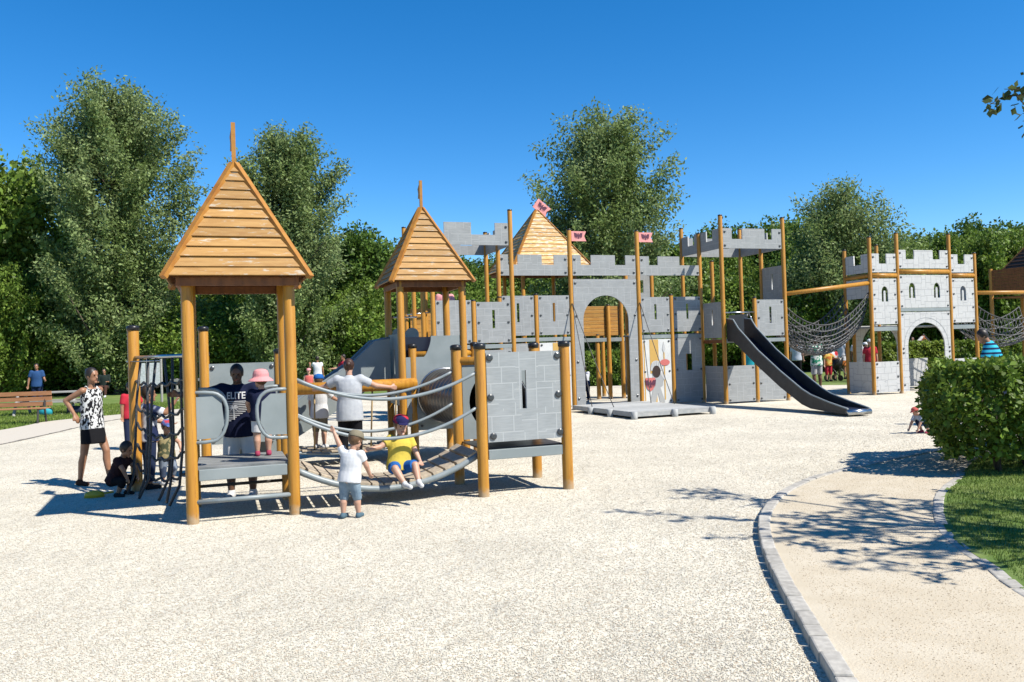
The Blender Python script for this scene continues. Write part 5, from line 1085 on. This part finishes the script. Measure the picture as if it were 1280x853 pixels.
for a in (-30, 10, 50, 90, 130, 170, 210):
    a = R(a); pr = None
    for k in range(5):
        r_ = .075*k/4; x = cx+math.cos(a)*r_; z = cz+math.sin(a)*r_-.5*r_*r_/.075; wd = .011*math.sin(math.pi*min(1, .25+k/5))
        if pr: qm.add([(pr[0], 0, pr[1]-pr[2]), (x, 0, z-wd), (x, 0, z+wd), (pr[0], 0, pr[1]+pr[2])], [(0, 1, 2, 3)])
        pr = (x, z, wd)
q = bpy.data.meshes.new('palm_print'); q.from_pydata(qm.v, [], qm.f)
o = decal(mt, q, PRINT, mt, 'palm_print'); 
for v in q.vertices: v.co.y += .002
# girl on the deck
gp = fr(T1, .74, .66, .577)
person('small girl in a pink sun hat and navy top standing on the tower deck', gp, (-.35, .85), .94, 'toddler', 'l', dict(armL=((-.3, .5, -.8), (.1, .7, -.4)), armR=((.3, .4, -.8), (-.1, .6, -.6)), headyaw=.5), top=NAVY, sleeve=.7, bottom=WHT, leg=.8, hair='brown', style='short', hat=('sun', PNK), shoes=SHOE_P)
# woman with arms on the log
lw = fr(T1, 2.10, 3.22)
person('woman in a grey T-shirt seen from behind, leaning spread arms on the yellow log', lw, (-.12, 1), 1.60, skin='l', pose=dict(spine=(0, .06, 1), armL=((-1, .38, -.48), (-.92, .45, -.14)), armR=((1, .38, -.48), (.92, .45, -.14)), headpitch=-.1), top=GRY, sleeve=.62, shirt_len=.16, bottom=BLK, leg=1.92, hair='red', style='ponybun', shoes=SHOE_D)
person('child in a blue cap and pale shirt on the low bridge behind the yellow log', fr(T1, 1.75, 4.05, .25), (.3, 1), 1.12, 'child', 'l', dict(armR=((.3, .6, -.6), (.1, .5, -.2))), top=WHT, sleeve=.8, shirt_len=.15, bottom=KHK, leg=1.2, hair='brown', hat=('cap', BLU), shoes=SHOE_W)
# boy reaching up to the rail
bp_ = at(438, 648)
person('small boy in a white T-shirt and denim shorts reaching up to the bridge rail', bp_, (.28, 1), .88, 'toddler', 'l', dict(spine=(.10, .12, 1), armL=((-.55, .15, .9), (-.5, .1, 1)), armR=((.28, .35, -.9), (.05, .5, -.8)), legL=((-.10, .0, -1), (-.02, -.12, -1)), legR=((.10, .22, -1), (.04, .05, -1)), headpitch=-.35, headyaw=-.35), top=WHT, sleeve=.55, bottom=DENIM, leg=1.05, hair='brown', hat=('cap', KHK), shoes=SHOE_B)
# boy sitting on the bridge
br = thing  # placeholder name reuse guard
sx, sy = 1.02+1.17, .17
by = fr(T1, sx, sy, .30)
person('boy in a yellow T-shirt and blue shorts sitting on the sagging bridge', by, (.42, -.90), 1.02, 'toddler', 'l', dict(spine=(-.10, -.05, 1), sit=0, armR=((.85, .15, -.45), (.95, .3, -.1)), armL=((-.35, .3, -.9), (-.1, .6, -.6)), legL=((-.35, .9, .18), (.0, .55, -.9)), legR=((.25, 1, .05), (-.35, .45, -.75)), footL=(0, 1, -.1), footR=(-.3, 1, -.1), headpitch=-.15), top=YEL, sleeve=.6, bottom=BLU, leg=.95, hair='brown', hat=('cap', blotch('red_navy_cap', (.50, .03, .05), (.02, .02, .08), 4)), shoes=SHOE_W)
# people far left and behind
person('bearded man in a blue polo shirt standing behind the picnic table', at(47, 512, -.02), (.3, -1), 1.74, skin='t', pose=dict(armR=((.3, .1, -1), (.1, .2, -1)), armL=((-.3, .1, -1), (-.3, .8, -.2))), top=NAV2, sleeve=.7, bottom=JEAN, leg=1.9, hair='dark', shoes=SHOE_D, detail=1.6)
person('person in dark green sitting right of the other one under the poplar', at(131, 503, -.02), (.25, -1), 1.68, skin='t', pose=dict(sit=.30, spine=(0, -.05, 1), legL=((-.1, 1, .1), (0, .2, -1)), legR=((.1, 1, .1), (.1, .3, -1)), armL=((-.2, .3, -1), (.2, 1, .1)), armR=((.2, .3, -1), (-.2, 1, .1))), top=cloth('dark_green_cloth', (.02, .03, .025)), sleeve=1.6, bottom=BRN, leg=1.9, hair='dark', shoes=SHOE_W, detail=1.6)
person('person in a dark grey top sitting left of the other one under the poplar', at(121, 503, -.02), (.5, -1), 1.62, skin='l', pose=dict(sit=.30, spine=(0, -.05, 1), legL=((-.1, 1, .1), (0, .2, -1)), legR=((.1, 1, .1), (.1, .3, -1)), armL=((-.2, .3, -1), (.2, 1, .1)), armR=((.2, .3, -1), (-.2, 1, .1))), top=cloth('dark_grey_cloth', (.06, .06, .065)), sleeve=1.6, bottom=JEAN, leg=1.9, hair='brown', style='long', shoes=SHOE_W, detail=1.6)
person('child in a coral dress walking far behind the yellow log', at(387, 503), (.2, -1), 1.22, 'child', 'l', None, top=COR, straps=True, shirt_len=.12, bottom=COR, skirt=True, leg=.75, hair='brown', hat=('cap', PNK), shoes=SHOE_W, detail=1.6)
person('thin person in a white top and dark trousers far behind the yellow log', at(398, 496), (-.3, 1), 1.66, skin='t', build=.9, pose=dict(armL=((-.4, .4, -.6), (0, .5, .7))), top=WHT, sleeve=.4, bottom=JEAN, leg=1.9, hair='dark', shoes=SHOE_D, detail=1.6)
person('person in a dark red top with dark hair, far behind the leaning woman', at(431, 499), (-.7, -.5), 1.70, skin='t', pose=dict(armL=((-.2, .7, -.7), (.1, 1, -.1)), armR=((.2, .7, -.7), (-.1, 1, -.1))), top=RED, sleeve=.6, bottom=BLK, leg=1.9, hair='dark', shoes=SHOE_D, detail=1.6)
person('child in a white top next to the person in dark red', at(420, 501), (.3, -1), 1.16, 'child', 't', None, top=WHT, sleeve=.5, bottom=BLK, leg=1.8, hair='dark', shoes=SHOE_D, detail=1.6)
person('red-haired child in a pink top looking over the wall under the second roof', fr(G0, -3.50, .15, 1.86), (.25, -1), 1.58, 'child', 'l', dict(armL=((-.2, .3, -.9), (.1, .5, -.6))), top=PNK, sleeve=.7, bottom=JEAN, leg=1.8, hair='red', style='long', shoes=SHOE_W, detail=1.5)
person('child in a dark blue top standing inside the castle gate arch', at(733, 503), (-.4, .9), 1.12, 'child', 't', dict(armR=((.3, .5, -.7), (0, .7, -.2)), spine=(0, .15, 1)), top=blotch('blue_white_top', (.03, .05, .13), (.6, .62, .66), 3, .62), sleeve=.8, bottom=JEAN, leg=1.8, hair='dark', shoes=SHOE_W, detail=1.4)
person('man in a green and white shirt and long pale shorts under the rope net', at(1022, 487), (-.3, 1), 1.78, skin='d', pose=dict(armL=((-.2, .5, -.9), (.1, .9, -.1)), armR=((.2, .5, -.9), (0, .9, 0))), top=GRN, sleeve=.7, shirt_len=.12, bottom=cloth('pale_grey_cloth', (.45, .45, .45)), leg=.95, hair='dark', shoes=SHOE_D, detail=1.5)
person('person in a white top on the lawn beyond the top of the long slide', at(997, 476), (.4, 1), 1.70, skin='l', top=cloth('pale_blue_cloth', (.5, .55, .62)), sleeve=.6, bottom=BLK, leg=1.9, hair='dark', shoes=SHOE_D, detail=1.7)
person('person in a white T-shirt seen from behind over the white castle side panel', at(1073, 475), (.2, 1), 1.66, skin='t', top=WHT, sleeve=.7, bottom=JEAN, leg=1.9, hair='dark', shoes=SHOE_D, detail=1.7)
person('child in a red top and white cap beside the post of the white castle', at(1089, 477), (-.2, -1), 1.62, 'child', 'l', top=RED, sleeve=.8, bottom=JEAN, leg=1.5, hair='brown', hat=('cap', WHT), shoes=SHOE_W, detail=1.7)
person('child in a pink top and white cap left of the child in red', at(1083, 476), (.4, -1), 1.50, 'child', 'l', top=cloth('dusty_pink_cloth', (.5, .2, .24)), sleeve=.8, bottom=BLK, leg=1.5, hair='brown', hat=('cap', WHT), shoes=SHOE_W, detail=1.7)
person('person with long pale top and orange skirt walking beyond the left rope net', at(1053, 474), (.6, .6), 1.72, skin='t', build=.9, top=WHT, sleeve=.3, shirt_len=.15, bottom=ORG, skirt=True, leg=.8, hair='dark', shoes=SHOE_D, detail=1.7)
person('child in an orange and yellow top beyond the left rope net', at(1036, 477), (.3, -1), 1.35, 'child', 'l', dict(armL=((-.5, .4, -.6), (.1, .8, .0))), top=blotch('orange_yellow_top', (.55, .17, .04), (.62, .42, .10), 6), sleeve=.7, bottom=RED, leg=1.3, hair='brown', shoes=SHOE_D, detail=1.7)
person('child in a red and white top between the orange child and the dark pushchair', at(1041.5, 476), (.0, -1), 1.42, 'child', 'l', top=blotch('red_white_top', (.55, .04, .05), (.7, .7, .7), 5), sleeve=.6, bottom=BLK, leg=1.3, hair='dark', hat=('cap', WHT), shoes=SHOE_D, detail=1.7)
person('child in a teal top seen past the lower edge of the long slide', at(938, 480), (.3, 1), 1.5, 'child', 'l', top=TEAL, sleeve=.8, bottom=JEAN, leg=1.7, hair='brown', hat=('cap', WHT), shoes=SHOE_W, detail=1.6)
STR = stripes('turquoise_navy_stripes', (.03, .34, .48), (.01, .02, .06), .085, .55)
hp_ = Vector((9.05, 15.4, 0))
person('person in a turquoise and navy striped T-shirt behind the foreground hedge', hp_, (-.75, .5), 1.80, skin='t', build=1.1, pose=dict(spine=(-.08, .30, 1), armL=((-.4, .3, -.9), (-.05, .3, -1)), armR=((.35, .35, -.9), (.1, .4, -1)), headpitch=-.5, headyaw=.3), top=STR, sleeve=.75, bottom=JEAN, leg=1.5, hair='dark', shoes=SHOE_D, detail=1.2)
person('child in a pale blue shirt and pink hat crouching left of the foreground hedge', at(1163, 541), (-.9, -.25), .84, 'child', 'l', dict(spine=(0, 1.3, .7), legL=((-.2, 1, .1), (0, -.5, -1)), legR=((.2, 1, .1), (0, -.5, -1)), armL=((-.1, .6, -.9), (0, .5, -1)), armR=((.1, .6, -.9), (0, .5, -1)), headpitch=-.4), top=cloth('pale_blue_shirt', (.42, .47, .56)), sleeve=.8, bottom=JEAN, leg=1.6, hair='brown', hat=('cap', COR), shoes=SHOE_P, detail=1.1)
person('person in a dark maroon top seated beyond the arch of the white castle, left side', at(1142, 470), (-.5, -1), 1.66, skin='t', top=BRN, sleeve=1.5, bottom=BLK, leg=1.9, hair='red', style='long', shoes=SHOE_D, detail=1.7)
person('person in a teal top beyond the right bay of the white castle', at(1217, 466), (-.6, 1), 1.62, skin='l', top=TEAL, sleeve=.8, bottom=JEAN, leg=1.9, hair='dark', shoes=SHOE_D, detail=1.7)
person('person in a white top left of the teal one, beyond the white castle right bay', at(1208, 467), (.4, 1), 1.6, skin='l', top=WHT, sleeve=.8, bottom=JEAN, leg=1.9, hair='dark', shoes=SHOE_D, detail=1.7)
# pushchair
p = at(1047, 476); t = thing('pushchair', 'dark pushchair standing with the group beyond the left rope net', 'pushchair', p, .5)
mb = MB(); mb.loft([((0, .12, .38), Vector((.2, 0, 0)), Vector((0, .2, 0))), ((0, .05, .6), Vector((.23, 0, 0)), Vector((0, .24, 0))), ((0, -.1, .95), Vector((.22, 0, 0)), Vector((0, .16, 0)))], 14); mb.build('seat', MAT['black'], t, smooth=True)
for x in (-.24, .24):
    MB().tube([(x, .35, .12), (x, -.1, .6), (x, -.45, 1.02)], .016, 8).build('frame', MAT['iron'], t); MB().tube([(x, -.35, .12), (x, .05, .55)], .016, 8).build('frame', MAT['iron'], t)
    for y in (.35, -.35): MB().tube([(x-.02, y, .12), (x+.02, y, .12)], .12, 16).build('wheel', MAT['black'], t)
MB().tube([(-.24, -.45, 1.02), (.24, -.45, 1.02)], .016, 8).build('handle', MAT['iron'], t)
# brown and white pony behind the far hedge
def pony(label, loc, face):
    b = MB(); S = lambda p, q, a, c_: b.cap(p, q, a, c_)
    S((0, -.42, 1.12), (0, .40, 1.14), .27, .25); b.ell((0, -.46, 1.15), (.25, .29, .30)); b.ell((0, .40, 1.12), (.22, .24, .29)); b.ell((0, 0, 1.02), (.26, .45, .27))
    S((0, .50, 1.28), (0, .82, 1.62), .17, .11); S((0, .80, 1.64), (0, 1.18, 1.44), .11, .06); b.ell((0, .88, 1.58), (.095, .14, .13)); S((.05, .76, 1.70), (.06, .75, 1.80), .03, .01); S((-.05, .76, 1.70), (-.06, .75, 1.80), .03, .01)
    for s in (-1, 1):
        x = s*.14; S((x, .42, .95), (x, .43, .50), .10, .055); S((x, .43, .50), (x, .42, .13), .05, .038); S((x, .42, .12), (x, .46, .03), .045, .055)
        S((x, -.50, 1.0), (x, -.36, .70), .16, .09); S((x, -.36, .70), (x, -.56, .48), .08, .05); S((x, -.56, .48), (x, -.53, .13), .045, .036); S((x, -.53, .12), (x, -.49, .03), .042, .054)
    o = remesh('pony', b, .022, [blotch('chestnut_white_coat', (.30, .095, .035), (.6, .57, .52), 1.6, .60)], None, 4); o.location = loc; o.rotation_euler = (0, 0, math.atan2(-face[0], face[1]))
    tag(o, label, 'pony'); m = MB(); m.tube([(0, -.68, 1.30), (0, -.82, 1.0), (0, -.80, .55)], [.05, .07, .02], 8); m.build('tail', HAIR['dark'], o, smooth=True)
    m = MB()
    for k in range(9): a = k/8; m.ell((0, .46+.32*a-.05, 1.46+.28*a), (.03, .07, .11))
    remesh('mane', m, .015, [HAIR['dark']], o, 1); return o
pony('chestnut and white pony seen through the arch of the white castle, beyond the hedge', at(1170, 463.5), (-.9, -.35))
